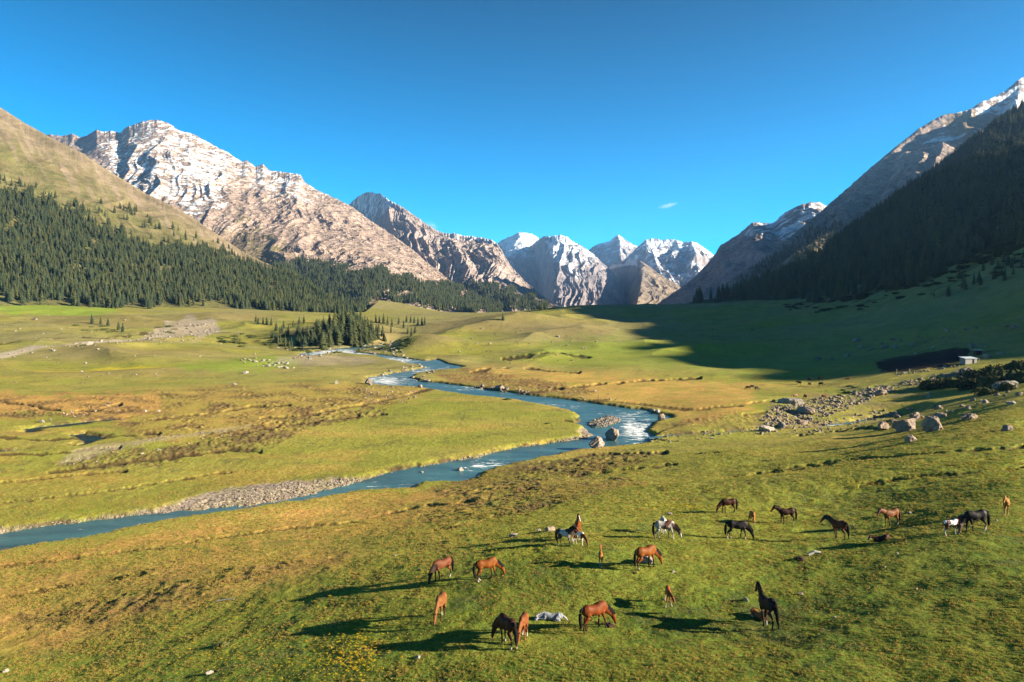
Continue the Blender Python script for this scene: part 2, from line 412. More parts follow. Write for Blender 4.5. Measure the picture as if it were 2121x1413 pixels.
# knolls with their own crest, placed on the plan: (x, y, rx, ry, height)
def bumpz(px, py, D, rx, ry, h):
    x, y = P3(px, py, D)[:2]
    return h * np.exp(-(((Xg - x) / rx) ** 2 + ((Yg - y) / ry) ** 2))
KN = bumpz(880, 705, 470, 22, 26, 6) + bumpz(1060, 668, 600, 60, 40, 7) + bumpz(700, 690, 560, 38, 34, 8) + bumpz(470, 650, 800, 55, 60, 6) \
   + bumpz(930, 730, 400, 24, 14, 2.4) + bumpz(250, 660, 700, 90, 50, 5) + bumpz(300, 735, 400, 70, 30, 3) + bumpz(150, 785, 290, 50, 22, 2.0) \
   + bumpz(500, 790, 300, 45, 22, 2.0)  + bumpz(1180, 690, 520, 50, 30, 3) + bumpz(740, 795, 270, 18, 14, 1.5) \
   + bumpz(1440, 1040, 82, 13, 6, .9) + bumpz(1680, 1030, 78, 13, 6, .8)
Z += KN * sst(2, 22, SD)
# the far end of the valley floor dips out of sight behind its own rim
_rim = np.interp(PX, [-400,0,400,700,755,785,830,870,920,1000,1100,1150,1200,1300,1420,1500,1700,2400], [628,630,635,648,645,616,622,632,643,645,641,633,629,627,624,622,622,600])
_sl = ray(PX, _rim)[1]
_cap = CAMZ + _sl * Yg - 0.012 * np.maximum(0, Yg - 950)
_act = sst(700, 880, Yg) * sst(2300, 1800, PX)
Z = np.where(_act > 0, Z + (np.minimum(Z, _cap) - Z) * _act, Z)
GZ = Z

def ground_z(x, y):
    """height of the finished ground at plan points"""
    x = np.asarray(x, float); y = np.maximum(np.asarray(y, float), 5.0)
    u = np.clip(x / y, UU[0], UU[-1]); v = np.log(y)
    fu = np.interp(u, UU, np.arange(len(UU))); fv = np.interp(v, VV, np.arange(len(VV)))
    iu = np.minimum(fu.astype(int), len(UU) - 2); iv = np.minimum(fv.astype(int), len(VV) - 2); a = fu - iu; b = fv - iv
    return (GZ[iv, iu] * (1-a) + GZ[iv, iu+1] * a) * (1-b) + (GZ[iv+1, iu] * (1-a) + GZ[iv+1, iu+1] * a) * b

_marchY = np.exp(np.linspace(math.log(20), math.log(1500), 2600))
def ground_at(px, py, dmin=0):
    """first place the line of sight meets the ground"""
    a, b = ray(px, py)
    ys = _marchY[_marchY > dmin]
    zt = ground_z(a * ys, ys); zr = CAMZ + b * ys
    hit = np.nonzero(zr <= zt)[0]
    y = ys[hit[0]] if len(hit) else ys[-1]
    return float(a * y), float(y), float(ground_z(a * y, y))

# ---- colours of the floor (turf, heath, pebbles, soil, plus a lift for the shaded right slope)
n1 = fbm(Xg / 45, Yg / 30, 4, 20); n2 = fbm(Xg / 9, Yg / 8, 4, 24); n3 = perlin(Xg / 1.3, Yg / 1.3, 28)
nf = fbm(Xg / 160, Yg / 90, 3, 30)
green = C(.185, .198, .031); lush = C(.138, .188, .023); olive = C(.260, .222, .050); gold = C(.38, .235, .066); tan = C(.22, .16, .075)
heath = C(.105, .070, .035); soil = C(.045, .028, .018); peb = C(.235, .19, .155); dryc = C(.17, .15, .055)
col = np.zeros(Xg.shape + (3,)) + green
col = mixc(col, olive, np.clip(0.45 + 1.2 * n1, 0, 1) * sst(40, 110, Yg + 0.5 * -Xg))
col = mixc(col, lush, np.clip(0.35 + 1.4 * n2, 0, 1) * sst(75, 40, Yg + 0.35 * -Xg))
col = mixc(col, C(.21,.185,.075), np.clip(0.45 + 1.6 * nf, 0, .85) * far)
nearr = sst(60, 34, Yg - .35 * Xg)
col = mixc(col, C(.075, .118, .018), nearr * (.45 + .55 * sst(-.1, .35, n2 + .4 * n3)))
col = mixc(col, C(.20, .155, .07), np.clip(2.2 * KN / 6 - .3, 0, .6))
col = mixc(col, C(.085, .085, .035), sst(0.1, 0.5, n2 + 0.4 * n3) * 0.5)
col = mixc(col, gold, np.clip(0.9 * A_goldb * (0.8 + 1.2 * n2) + 0.85 * A_goldc * (0.8 + 1.3 * n2) + 0.85 * A_gold + 0.75 * A_goldr * (0.8 + 1.2 * n2) + .35 * A_heathl, 0, .95))
col = mixc(col, gold, 0.35 * sst(0.05, 0.4, fbm(Xg / 26, Yg / 14, 3, 33)) * sst(80, 110, Yg) * (1 - far))
col = mixc(col, lush * 1.25, np.clip(A_bright + .8 * A_bright2 + .6 * A_meadowr, 0, .85))
col = mixc(col, heath, np.clip(A_heath * (0.70 + 0.9 * n2 + .5 * n3), 0, .88))
col = mixc(col, heath * .5, np.clip(A_line * .8, 0, 1))
col = mixc(col, C(.42, .33, .02), A_flower * .55)
edge = sst(1.8, 0.1, SD) * (1 - A_stone) * sst(-.15, .35, n2 + .5 * n3 + .15)
col = mixc(col, soil * 1.6, edge * .85)
col = mixc(col, peb, np.clip(A_stone * (0.85 + 0.5 * n2), 0, 1))
col = mixc(col, peb * .55, sst(0.6, -0.6, SD) * A_stone)
col = mixc(col, C(.30, .25, .17), np.clip(A_quarry * .95 + A_washl * .5, 0, 1))
col = mixc(col, C(.33, .28, .20), A_road)
col = mixc(col, C(.16, .13, .085), A_stony * .45 * sst(-.3, .3, n2))
col = mixc(col, C(.012, .008, .007), np.clip(A_dung * 1.2, 0, 1))
col = np.where((SD < -0.1)[..., None], C(.05, .09, .09), col)
col = mixc(col, C(.215, .215, .085), .6 * sst(.30, .55, U) * sst(260, 420, Yg))  # right slope paled to lift its shade; the brightening sits in the colour
# shrubby carpet on the upper right-hand slope
A_jun = area([(1400,625),(1700,600),(2000,520),(2200,440),(2200,560),(2000,610),(1850,640),(1700,640),(1500,632)], 20, 2)
col = mixc(col, C(.05, .06, .022), A_jun * .55 * sst(0, .3, fbm(Xg / 22, Yg / 22, 3, 44)))

def ground_material():
    m, nt, b = new_mat('turf')
    b.inputs['Roughness'].default_value = 0.95; b.inputs['Specular IOR Level'].default_value = 0.05
    at = nt.nodes.new('ShaderNodeAttribute'); at.attribute_name = 'Tint'
    st = nt.nodes.new('ShaderNodeAttribute'); st.attribute_name = 'stony'
    geo = nt.nodes.new('ShaderNodeNewGeometry'); p = geo.outputs['Position']
    f = None
    for s, a in ((0.07, .14), (0.5, .14), (2.6, .18), (9.0, .24)):
        g = maprange(nt, noise_node(nt, p, s, 5, 0.65), 0.3, 0.7, 1 - a, 1 + a)
        f = g if f is None else math_node(nt, 'MULTIPLY', f, g)
    vo = nt.nodes.new('ShaderNodeTexVoronoi'); vo.inputs['Scale'].default_value = 2.6
    nt.links.new(p, vo.inputs['Vector'])
    sep = nt.nodes.new('ShaderNodeSeparateColor'); nt.links.new(vo.outputs['Color'], sep.inputs[0])
    peb_f = maprange(nt, sep.outputs[0], 0, 1, 0.45, 1.5)
    mix = nt.nodes.new('ShaderNodeMix'); nt.links.new(st.outputs['Fac'], mix.inputs[0]); nt.links.new(f, mix.inputs[2])
    nt.links.new(math_node(nt, 'MULTIPLY', f, peb_f), mix.inputs[3])
    base = scale_color(nt, at.outputs['Color'], mix.outputs[0])
    # drifts of straw-coloured blades among the green
    hs = nt.nodes.new('ShaderNodeHueSaturation'); nt.links.new(base, hs.inputs['Color'])
    nt.links.new(maprange(nt, noise_node(nt, p, 0.9, 6, 0.7), 0.3, 0.7, 0.47, 0.525), hs.inputs['Hue'])
    hs.inputs['Saturation'].default_value = 1.0
    nt.links.new(hs.outputs[0], b.inputs['Base Color'])
    h = math_node(nt, 'ADD', noise_node(nt, p, 7.0, 6, 0.7), math_node(nt, 'MULTIPLY', noise_node(nt, p, 1.3, 4, 0.6), 2.5))
    bump(nt, b, h, 0.65, 0.16)
    return m
M_turf = ground_material()
co = np.stack([Xg, Yg, Z], -1).reshape(-1, 3)
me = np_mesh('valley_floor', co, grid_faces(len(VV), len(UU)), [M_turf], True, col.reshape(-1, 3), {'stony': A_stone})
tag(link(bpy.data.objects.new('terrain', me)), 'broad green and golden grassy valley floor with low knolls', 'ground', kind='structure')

# ---- water
def water_material():
    m, nt, b = new_mat('river_water')
    geo = nt.nodes.new('ShaderNodeNewGeometry'); p = geo.outputs['Position']
    at = nt.nodes.new('ShaderNodeAttribute'); at.attribute_name = 'foam'
    mp = nt.nodes.new('ShaderNodeMapping'); mp.inputs['Rotation'].default_value = (0, 0, radians(-20)); mp.inputs['Scale'].default_value = (0.30, 1.0, 1)
    nt.links.new(p, mp.inputs['Vector'])
    nz = noise_node(nt, mp.outputs[0], 1.1, 7, 0.68, 0.6)
    nb = noise_node(nt, mp.outputs[0], 0.25, 3, 0.5)
    thr = math_node(nt, 'SUBTRACT', math_node(nt, 'ADD', math_node(nt, 'MULTIPLY', nz, 1.0), math_node(nt, 'MULTIPLY', at.outputs['Fac'], 0.20)), 0.67)
    fo = maprange(nt, thr, 0.0, 0.08, 0, 1)
    cr = nt.nodes.new('ShaderNodeMix'); cr.data_type = 'RGBA'
    nt.links.new(maprange(nt, nb, 0.3, 0.7, 0, 1), cr.inputs[0])
    cr.inputs[6].default_value = (0.024, 0.060, 0.072, 1); cr.inputs[7].default_value = (0.05, 0.13, 0.14, 1)
    c2 = nt.nodes.new('ShaderNodeMix'); c2.data_type = 'RGBA'
    nt.links.new(fo, c2.inputs[0]); nt.links.new(cr.outputs[2], c2.inputs[6]); c2.inputs[7].default_value = (0.75, 0.78, 0.8, 1)
    nt.links.new(scale_color(nt, c2.outputs[2], maprange(nt, at.outputs['Fac'], -1, 0, .22, 1)), b.inputs['Base Color'])
    nt.links.new(maprange(nt, fo, 0, 1, 0.34, 0.9), b.inputs['Roughness'])
    nt.links.new(maprange(nt, at.outputs['Fac'], -1, 0, .02, .16), b.inputs['Specular IOR Level'])
    bump(nt, b, math_node(nt, 'ADD', noise_node(nt, mp.outputs[0], 1.6, 5, 0.6, 0.5), math_node(nt, 'MULTIPLY', fo, 0.6)), 0.55, 0.22)
    return m
M_water = water_material()
wet = SD < 1.6
fc = grid_faces(len(VV), len(UU))
keep = wet.ravel()[fc].all(1)
fc = fc[keep]
ids, inv = np.unique(fc, return_inverse=True)
foam = np.where((PX < 300) & (PY < 960), -1.0, 0.0)
for cx, cy, rx, ry, s in ((1320,885,45,28,1.15),(1300,860,60,18,.7),(1010,958,48,12,1.0),(690,1030,60,12,.85),(580,1045,40,8,.5),(850,1000,60,12,.45),(980,800,60,8,.7),(900,770,70,14,.9),
                      (800,785,60,14,1.0),(700,728,90,12,1.15),(820,745,60,10,1.0),(1150,835,80,8,.55),(1700,880,120,10,.9),(1500,897,80,8,.5),(780,1000,50,12,.5)):
    foam = np.where(foam < 0, foam, np.maximum(foam, s * np.exp(-((PX - cx) / rx) ** 2 - ((PY - cy) / ry) ** 2)))
wz = WL + 0.05 * np.maximum(foam, 0) * perlin(Xg / 1.5, Yg / 1.2, 90)
wco = np.stack([Xg, Yg, wz], -1).reshape(-1, 3)[ids]
pondm = np.isin(np.arange(PX.size), ids) & (PX.ravel() < 300) & (PY.ravel() < 960)
me = np_mesh('water', wco, inv.reshape(-1, 4), [M_water], True, None, {'foam': (foam.ravel())[ids]})
tag(link(bpy.data.objects.new('river', me)), 'turquoise river with white riffles winding through the meadow', 'river', kind='structure')
print('floor done', len(co))
# ------------------------------------------------------------------ mountains
def resample(pts, s):
    p = np.array(pts, float); d = np.abs(np.diff(p[:, 0])) + 0.35 * np.abs(np.diff(p[:, 1])) + 1e-6
    a = np.r_[0, np.cumsum(d)]; a /= a[-1]
    return np.stack([np.interp(s, a, p[:, k]) for k in range(p.shape[1])], -1)

def smooth1(a, k):
    if k < 2: return a
    ker = np.hanning(k + 2)[1:-1]; ker /= ker.sum()
    return np.stack([np.convolve(np.pad(a[:, i], k // 2, mode='edge'), ker, 'same')[k // 2: k // 2 + len(a)] for i in range(a.shape[1])], -1)

def to_world(pts):
    out = []
    for p in pts:
        if len(p) == 4: out.append(p[:3])
        else: out.append(tuple(P3(*p)))
    return out

def mountain(name, label, crest, foot, nc, nr, mat, colour, gully=0.10, gl=260, rock=1.0, rl=160, jag=1.5, prof=1.15, spurs=(), seed=0, world=False, back=0.35, foot_s=None):
    """a mountainside between a foot line and a crest line, with its far side falling away behind"""
    if not FULL: nc = int(nc * .6); nr = int(nr * .6)
    s = np.linspace(0, 1, nc)
    cp = resample(crest, s); fp = resample(foot, s)
    if foot_s is not None:
        fa = np.array(foot, float); fp = np.stack([np.interp(s, foot_s, fa[:, k]) for k in range(3)], -1)
    if world:
        Cw = smooth1(cp, nc // 40); Fw = smooth1(fp, nc // 20)
        Cw[:, 2] += sst(1.0, .9, Cw[:, 0] / Cw[:, 1].clip(1) * -1 + 2) * 0 + np.where(Cw[:, 1] < 900, 9 * perlin(Cw[:, 1] / 34, Cw[:, 1] * 0, 5) + 7 * perlin(Cw[:, 1] / 11, Cw[:, 1] * 0 + 3, 6), 0)  # ripples the unseen crest to fray the shadow edge it casts
    else:
        cp[:, 2] = smooth1(cp, nc // 25)[:, 2]; fp = smooth1(fp, nc // 20 if foot_s is None else nc // 60)
        j = jag * (perlin(cp[:, 0] / 9, cp[:, 0] * 0, seed) + 0.7 * perlin(cp[:, 0] / 3.5, cp[:, 0] * 0 + 5, seed))
        Cj = P3(cp[:, 0], cp[:, 1] - j, cp[:, 2])[:, 2]
        cp[:, 1] = smooth1(cp, max(5, nc // 22))[:, 1]
        Cw = P3(cp[:, 0], cp[:, 1], cp[:, 2]); jz = Cj - Cw[:, 2]
        Fw = P3(fp[:, 0], fp[:, 1], fp[:, 2])
    nb = max(8, nr // 7)
    t = np.r_[np.linspace(0, 1, nr), 1 + np.linspace(0, back, nb + 1)[1:]]
    T, S = np.meshgrid(t, s, indexing='ij')
    Dv = Cw - Fw
    co = Fw[None] + Dv[None] * T[..., None]
    tt = np.clip(T, 0, 1)
    zf = Fw[:, 2][None]; zc = Cw[:, 2][None]
    co[..., 2] = np.where(T <= 1, zf + (zc - zf) * tt ** prof, zc - (zc - zf) * (T - 1) * 1.5)
    relief = np.maximum(zc - zf, 25)
    L = np.linalg.norm(np.diff(Cw, axis=0), axis=1).sum()
    x = co[..., 0]; y = co[..., 1]
    env = sst(0, .18, tt) * sst(1.0, .88, tt)
    wx = 0.8 * fbm(x / (gl * 1.7), y / (gl * 1.7), 2, seed + 50)
    a = S * L / gl + wx * 1.4
    g = ridged(a, tt * 1.3 + wx, 3, seed + 60)
    g2 = ridged(a * 2.7 + 3, tt * 3.0 + wx, 3, seed + 64)
    disp = relief * gully * ((g - 0.5) * 1.6 + (g2 - .5) * .4)
    wq = 0.22 * perlin(x / (rl * 1.5), y / (rl * 1.5), seed + 75)
    rr = ridged(x / rl + wq, y / (rl * 1.25) - wq, 6, seed + 70, gain=.66) - 0.45
    rr = rr + 0.22 * np.sign(perlin(x / (rl * .5), y / (rl * .8), seed + 77)) * np.abs(perlin(x / (rl * .5), y / (rl * .8), seed + 77)) ** .6
    rt = 0.35 + 1.1 * sst(-.12, .28, fbm(x / (rl * 4), co[..., 2] / (rl * 3) + y / (rl * 6), 3, seed + 80))
    disp = disp + rl * 0.24 * rock * rr * rt
    for s0, s1, w, k in spurs:
        c0 = s0 + (s1 - s0) * (1 - tt)
        disp = disp + relief * k * np.clip(1 - np.abs(S - c0) / (w * (1.1 - 0.5 * tt)), 0, 1) * sst(1.05, .8, tt)
    e2 = env * 0.97 + 0.03 * sst(0, .18, tt)
    znew = co[..., 2] + disp * e2
    if not world:      # keep inner ribs below the skyline ridge
        znew = znew + jz[None] * np.exp(-np.abs(1 - T) / .045)
        lim = CAMZ + (zc - CAMZ + np.minimum(jz, 0)[None]) / Cw[:, 1][None] * co[..., 1] - 0.035 * relief * (1 - tt)
        k = relief * .05
        over = (znew - lim) / k
        znew = np.where((T <= 1), znew - k * np.log1p(np.exp(np.clip(over, -30, 30))) * sst(.98, .93, tt), znew)
    co[..., 2] = znew
    # normals, for deciding where rock, scree and snow lie
    dx = np.gradient(co, axis=1); dt = np.gradient(co, axis=0)
    nrm = np.cross(dx, dt); nrm /= np.linalg.norm(nrm, axis=-1, keepdims=True) + 1e-9
    nz = np.abs(nrm[..., 2])
    px, py = proj(co[..., 0], co[..., 1], co[..., 2])
    colr = colour(dict(S=S, T=tt, x=co[..., 0], y=co[..., 1], z=co[..., 2], nz=nz, nx=nrm[..., 0], px=px, py=py, rr=rr, g=g, zt=zf + (zc - zf) * tt))
    me = np_mesh(name, co.reshape(-1, 3), grid_faces(len(t), nc), [mat], True, colr.reshape(-1, 3))
    o = tag(link(bpy.data.objects.new(name, me)), label, 'mountain', kind='structure')
    return dict(co=co[:nr], px=px[:nr], py=py[:nr], T=T[:nr], S=S[:nr])

M_slope = tint_mat('grassy_slope', (0.012, 0.05, 0.25), 0.22, 0.8, 3.0)
M_rock = tint_mat('mountain_rock', (0.006, 0.02, 0.06), 0.24, 1.0, 26.0, crag=.014)
M_farrock = tint_mat('far_mountain_rock', (0.003, 0.012, 0.03), 0.22, 1.0, 45.0, crag=.006)
SNOW = C(.72, .75, .80)
TANR = C(.37, .268, .222); GREYR = C(.29, .245, .23); SCREE = C(.35, .262, .210); DARKR = C(.10, .09, .095)
GRS = C(.125, .118, .042); GRSD = C(.16, .125, .062)

def rock_base(d, f=1.0):
    n = fbm(d['x'] / (300 * f), d['y'] / (300 * f) + d['z'] / (200 * f), 4, 100)
    c = mixc(np.zeros(n.shape + (3,)) + TANR, GREYR, np.clip(.4 + 1.6 * n, 0, 1))
    c = mixc(c, SCREE, sst(.62, .80, d['nz']) * .8)
    return c

def near_slope(d):
    n = fbm(d['x'] / 130, d['y'] / 130, 4, 110); n2 = fbm(d['x'] / 30, d['y'] / 30, 3, 114)
    st = fbm(d['S'] * 90 + d['T'] * 10, d['T'] * 5, 4, 118)
    c = mixc(np.zeros(n.shape + (3,)) + GRS, GRSD, np.clip(.35 + 1.3 * n + 1.2 * (d['T'] - .55), 0, 1))
    c = mixc(c, C(.075, .085, .03), np.clip(sst(0, .35, n2 + .5 * n) * .6, 0, 1))
    up = sst(.45, .95, d['T'])
    c = mixc(c, C(.24, .18, .135), up * sst(.05, .35, st + .25 * (up - .4)) * .85)
    c = mixc(c, C(.20, .155, .10), sst(.7, 1, d['T']) * .7)
    return c

def forest_floor(c, d):
    return c

def snow_peak(d):
    c = rock_base(d)
    n = fbm(d['x'] / 260, d['z'] / 120 + d['y'] / 260, 5, 120); nf = fbm(d['x'] / 60, d['z'] / 40 + d['y'] / 60, 3, 125)
    reach = soft_poly(d['px'], d['py'], [(215,262),(280,240),(420,240),(560,330),(640,360),(625,385),(600,400),(540,372),(500,350),(470,360),(450,420),(400,440),(340,425),(285,395),(235,350),(215,300)], 22, 40 * n)
    dense = soft_poly(d['px'], d['py'], [(225,325),(330,322),(470,330),(455,400),(400,432),(300,398),(255,365)], 20, 30 * n)
    s = np.clip(reach * .40 + dense * .26 + 2.6 * (d['nz'] - .76) + 2.5 * nf + .8 * n - .32, 0, 1)
    s = sst(.38, .58, s) * (reach > .04)
    thin = sst(.1, .4, nf + n * .8) * soft_poly(d['px'], d['py'], [(450,320),(560,330),(640,355),(700,395),(640,420),(520,380),(430,400)], 15) * .75
    gl = soft_poly(d['px'], d['py'], [(380,470),(560,500),(640,570),(900,640),(600,640),(380,560)], 25, 40 * n)
    c = mixc(c, GRSD * .95, gl * .8)
    grs = soft_poly(d['px'], d['py'], [(480,410),(540,460),(600,510),(640,540),(560,540),(500,500)], 10, 10 * n)
    c = mixc(c, GRS, np.clip(grs * .7 * sst(-.1, .3, nf), 0, 1))
    apron = 0 * soft_poly(d['px'], d['py'], [(740,660),(765,625),(785,608),(830,620),(900,640),(1000,648),(1060,670),(740,680)], 6, 5 * n)
    c = mixc(c, C(.15, .165, .035), apron * .95)
    return mixc(c, SNOW, np.maximum(s, thin))

def second_peak(d):
    c = mixc(rock_base(d), C(.36, .31, .30), .5 + 0 * d['T'])
    n = fbm(d['x'] / 200, d['z'] / 110, 4, 130); nf = fbm(d['x'] / 60, d['z'] / 50 + d['y'] / 90, 3, 135)
    reach = soft_poly(d['px'], d['py'], [(725,425),(742,395),(795,395),(812,415),(790,440),(770,462),(745,440)], 9, 22 * n)
    hi = soft_poly(d['px'], d['py'], [(920,470),(1040,480),(1040,500),(940,495)], 8, 10 * n)
    s = sst(.42, .6, reach * 1.0 + hi * .3 + 2.0 * nf + (d['nz'] - .5) * .8)
    c = mixc(c, GRSD, soft_poly(d['px'], d['py'], [(800,560),(900,590),(1000,600),(1100,640),(700,660)], 18, 20 * n) * .6)
    return mixc(c, SNOW, s * (np.maximum(reach, hi) > .05))

def far_peaks(lo, hi, shift=0.0):
    def f(d):
        n = fbm(d['x'] / 500, d['y'] / 500 + d['z'] / 260, 4, 140); nf = fbm(d['x'] / 130, d['z'] / 110 + d['y'] / 200, 4, 145)
        c = mixc(np.zeros(n.shape + (3,)) + C(.29, .25, .255), C(.21, .205, .225), np.clip(.4 + 1.3 * n, 0, 1))  # distance haze tinted into the rock: paler, greyer purple
        k = (lo - d['py']) / (lo - hi)
        s = sst(.45, .62, k - .12 + 1.9 * nf + .6 * n + 1.6 * (d['nz'] - .66) + shift)
        return mixc(c, SNOW, s)
    return f

def white_dome(d):
    c = far_peaks(560, 480)(d)
    dome = soft_poly(d['px'], d['py'], [(1030,500),(1075,470),(1118,478),(1116,500),(1095,512),(1075,520),(1060,532),(1045,520)], 6, 6 * fbm(d['x'] / 200, d['z'] / 200, 3, 150))
    chute = soft_poly(d['px'], d['py'], [(1130,500),(1160,498),(1175,540),(1205,575),(1190,572),(1150,540)], 5, 8 * fbm(d['x'] / 150, d['z'] / 150, 3, 151))
    c = mixc(c, C(.24, .205, .21), sst(520, 560, d['py']) * .7)
    return mixc(c, SNOW * 1.05, np.maximum(dome, chute * .9 * sst(-.3, .1, fbm(d['x'] / 90, d['z'] / 60, 3, 152))))

def brown_spur(d):
    n = fbm(d['x'] / 300, d['z'] / 200, 4, 155)
    c = np.zeros(n.shape + (3,)) + C(.27, .21, .155)
    c = mixc(c, C(.12, .11, .11), np.clip(.2 + n, 0, .7))
    s = sst(.62, .8, (575 - d['py']) / 40 + 1.3 * fbm(d['x'] / 120, d['z'] / 100, 3, 156)) * (d['px'] < 1320)
    return mixc(c, SNOW, s * .8)

def shade_ridge(d):
    c = mixc(rock_base(d, 1.5), C(.29, .26, .26), .5 + 0 * d['T'])
    n = fbm(d['x'] / 200, (d['y'] + d['z']) / 150, 4, 160)
    reach = soft_poly(d['px'], d['py'], [(1540,455),(1690,405),(1740,420),(1680,470),(1640,490),(1580,500),(1540,480)], 10, 16 * n)
    s = sst(.5, .64, reach * .45 + 1.9 * fbm((d['x'] + .4 * d['y']) / 90, (d['y'] + 1.2 * d['z']) / 90, 4, 165) + .08)
    c = mixc(c, GRS * .6, sst(.4, .1, d['T']) * .5)
    return mixc(c, SNOW, s * (reach > .05))

def big_right(d):
    c = mixc(rock_base(d, 1.2), C(.30, .255, .23), .5 + 0 * d['T'])
    n = fbm(d['x'] / 200, (d['y'] + d['z']) / 150, 4, 170)
    c = mixc(c, C(.23, .165, .085), soft_poly(d['px'], d['py'], [(1975,232),(2060,228),(2075,245),(2040,275),(1980,300),(1960,262)], 8, 10 * n) * .85)
    reach = soft_poly(d['px'], d['py'], [(1985,228),(2030,200),(2121,150),(2200,120),(2200,260),(2080,265),(2060,235)], 10, 20 * n)
    r2 = soft_poly(d['px'], d['py'], [(1915,295),(1950,270),(1985,262),(1990,275),(2040,270),(1990,300),(1930,300)], 8, 10 * n)
    s = sst(.5, .66, reach * .62 + r2 * .42 + 1.9 * fbm((d['x'] + .4 * d['y']) / 80, (d['y'] + 1.2 * d['z']) / 80, 4, 175))
    c = mixc(c, GRS * .7, soft_poly(d['px'], d['py'], [(1500,600),(1620,520),(1760,450),(1900,420),(1800,520),(1600,620)], 20, 20 * n) * .6)
    return mixc(c, SNOW, s * (np.maximum(reach, r2) > .05))

def inner_right(d):
    n = fbm(d['x'] / 120, d['y'] / 120, 4, 180)
    c = mixc(np.zeros(n.shape + (3,)) + C(.20, .155, .105), GRS, np.clip(.75 - 1.0 * d['T'] + 1.1 * n, 0, 1))
    return c

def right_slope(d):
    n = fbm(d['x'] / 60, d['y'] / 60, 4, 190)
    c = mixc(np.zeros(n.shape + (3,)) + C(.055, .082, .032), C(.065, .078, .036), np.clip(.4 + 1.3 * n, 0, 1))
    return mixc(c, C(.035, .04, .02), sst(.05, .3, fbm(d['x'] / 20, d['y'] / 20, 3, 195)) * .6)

LAY = {}
LAY['L1'] = mountain('near_left_mountain', 'tan and green mountainside with spruce forest on its foot', 
  [(-700,-110,2300),(-400,20,2200),(-200,112,2100),(0,222,2000),(50,254,1960),(110,287,1900),(170,317,1850),(230,357,1800),(300,400,1750),(370,432,1680),(430,472,1620),(500,520,1560),(540,540,1500),(590,562,1440),(650,598,1330),(720,628,1230),(800,662,1120)],
  [(-700,640,850),(-400,640,850),(0,634,880),(250,644,930),(450,650,985),(600,660,1020),(720,668,1060),(800,676,1090)], 900, 420, M_slope, near_slope, gully=.010, gl=230, rock=.16, rl=50, jag=.8, prof=1.12, seed=200)
LAY['L2'] = mountain('snowy_rock_mountain', 'pink rock mountain with patchy snow round its summit, left of the valley',
  [(0,300,5600),(60,290,5500),(105,278,5300),(128,282,5250),(150,277,5200),(165,284,5150),(180,281,5100),(200,268,5080),(212,273,5040),(232,271,5020),(250,275,5000),(260,264,4980),(280,257,4960),(300,250,4950),(325,248,4940),(350,256,4900),(372,271,4880),(395,276,4860),(410,283,4830),(440,300,4800),(470,315,4750),(488,327,4700),(500,334,4680),(512,333,4650),(530,345,4620),(545,340,4600),(556,352,4560),(580,356,4500),(600,358,4450),(622,362,4400),(632,378,4350),(655,393,4300),(680,404,4200),(705,416,4150),(728,427,4100),(760,452,3950),(800,478,3800),(830,499,3600),(860,521,3400),(885,545,3200),(910,562,3000),(930,580,2800),(965,600,2600),(1010,628,2300),(1040,655,2100)],
  [(0,580,2600),(200,600,2450),(450,620,2100),(560,636,1900),(680,650,1700),(760,660,1450),(850,668,1300),(960,670,1450),(1050,670,1700)], 1250, 520, M_rock, snow_peak, gully=.018, gl=420, rock=.55, rl=110, jag=1.4, prof=1.18,
  seed=220)
LAY['L3'] = mountain('dark_faced_mountain', 'rocky mountain with a blue shaded face and snowy top behind the first ridge',
  [(640,470,8600),(690,440,8200),(724,422,7800),(742,407,7500),(755,400,7200),(768,398,6900),(788,402,6500),(800,410,6200),(812,418,5950),(832,428,5750),(852,441,5600),(872,456,5450),(890,468,5300),(905,478,5200),(922,483,5100),(945,484,5000),(965,489,4900),(985,490,4800),(1005,494,4600),(1018,496,4500),(1032,507,4300),(1045,530,4000),(1062,556,3700),(1090,585,3300),(1118,608,2900),(1145,628,2600),(1165,638,2400),(1185,655,2200)],
  [(640,640,8200),(745,640,7600),(872,655,3000),(960,664,2300),(1060,668,1950),(1190,676,1900)], 900, 460, M_rock, second_peak, foot_s=[0,.20,.275,.5,.75,1], gully=.028, gl=380, rock=.7, rl=130, jag=2.0, prof=1.1,
  spurs=((.50,.62,.05,.05),), seed=240)
LAY['L4a'] = mountain('snow_dome_mountain', 'smooth gleaming white snow dome at the left of the valley head',
  [(960,600,10800),(1000,540,10600),(1025,510,10500),(1036,500,10400),(1050,492,10400),(1062,488,10300),(1074,482,10300),(1082,481,10300),(1100,484,10300),(1112,490,10300),(1122,500,10300),(1150,530,10400),(1180,570,10500)],
  [(960,660,8200),(1060,660,7800),(1180,660,9600)], 300, 200, M_farrock, white_dome, gully=.05, gl=420, rock=.35, rl=260, jag=1.2, prof=1.0, seed=255)
LAY['L4'] = mountain('ribbed_far_mountain', 'far mountain with snow streaked ribs and brown lower flanks',
  [(1040,600,11800),(1062,560,11300),(1085,528,10800),(1104,506,9900),(1118,494,9300),(1128,489,9000),(1142,490,8850),(1160,486,8800),(1175,491,8750),(1186,500,8700),(1200,506,8650),(1215,516,8600),(1232,529,8500),(1250,546,8400),(1270,565,8300),(1295,600,8100),(1310,640,8000)],
  [(1040,660,11300),(1105,660,9700),(1146,660,6100),(1220,656,6000),(1310,660,6400)], 560, 360, M_farrock, white_dome, foot_s=[0,.28,.40,.7,1], gully=.045, gl=420, rock=.55, rl=220, jag=1.8, prof=1.05, spurs=((.66,.85,.07,.06),), seed=260)
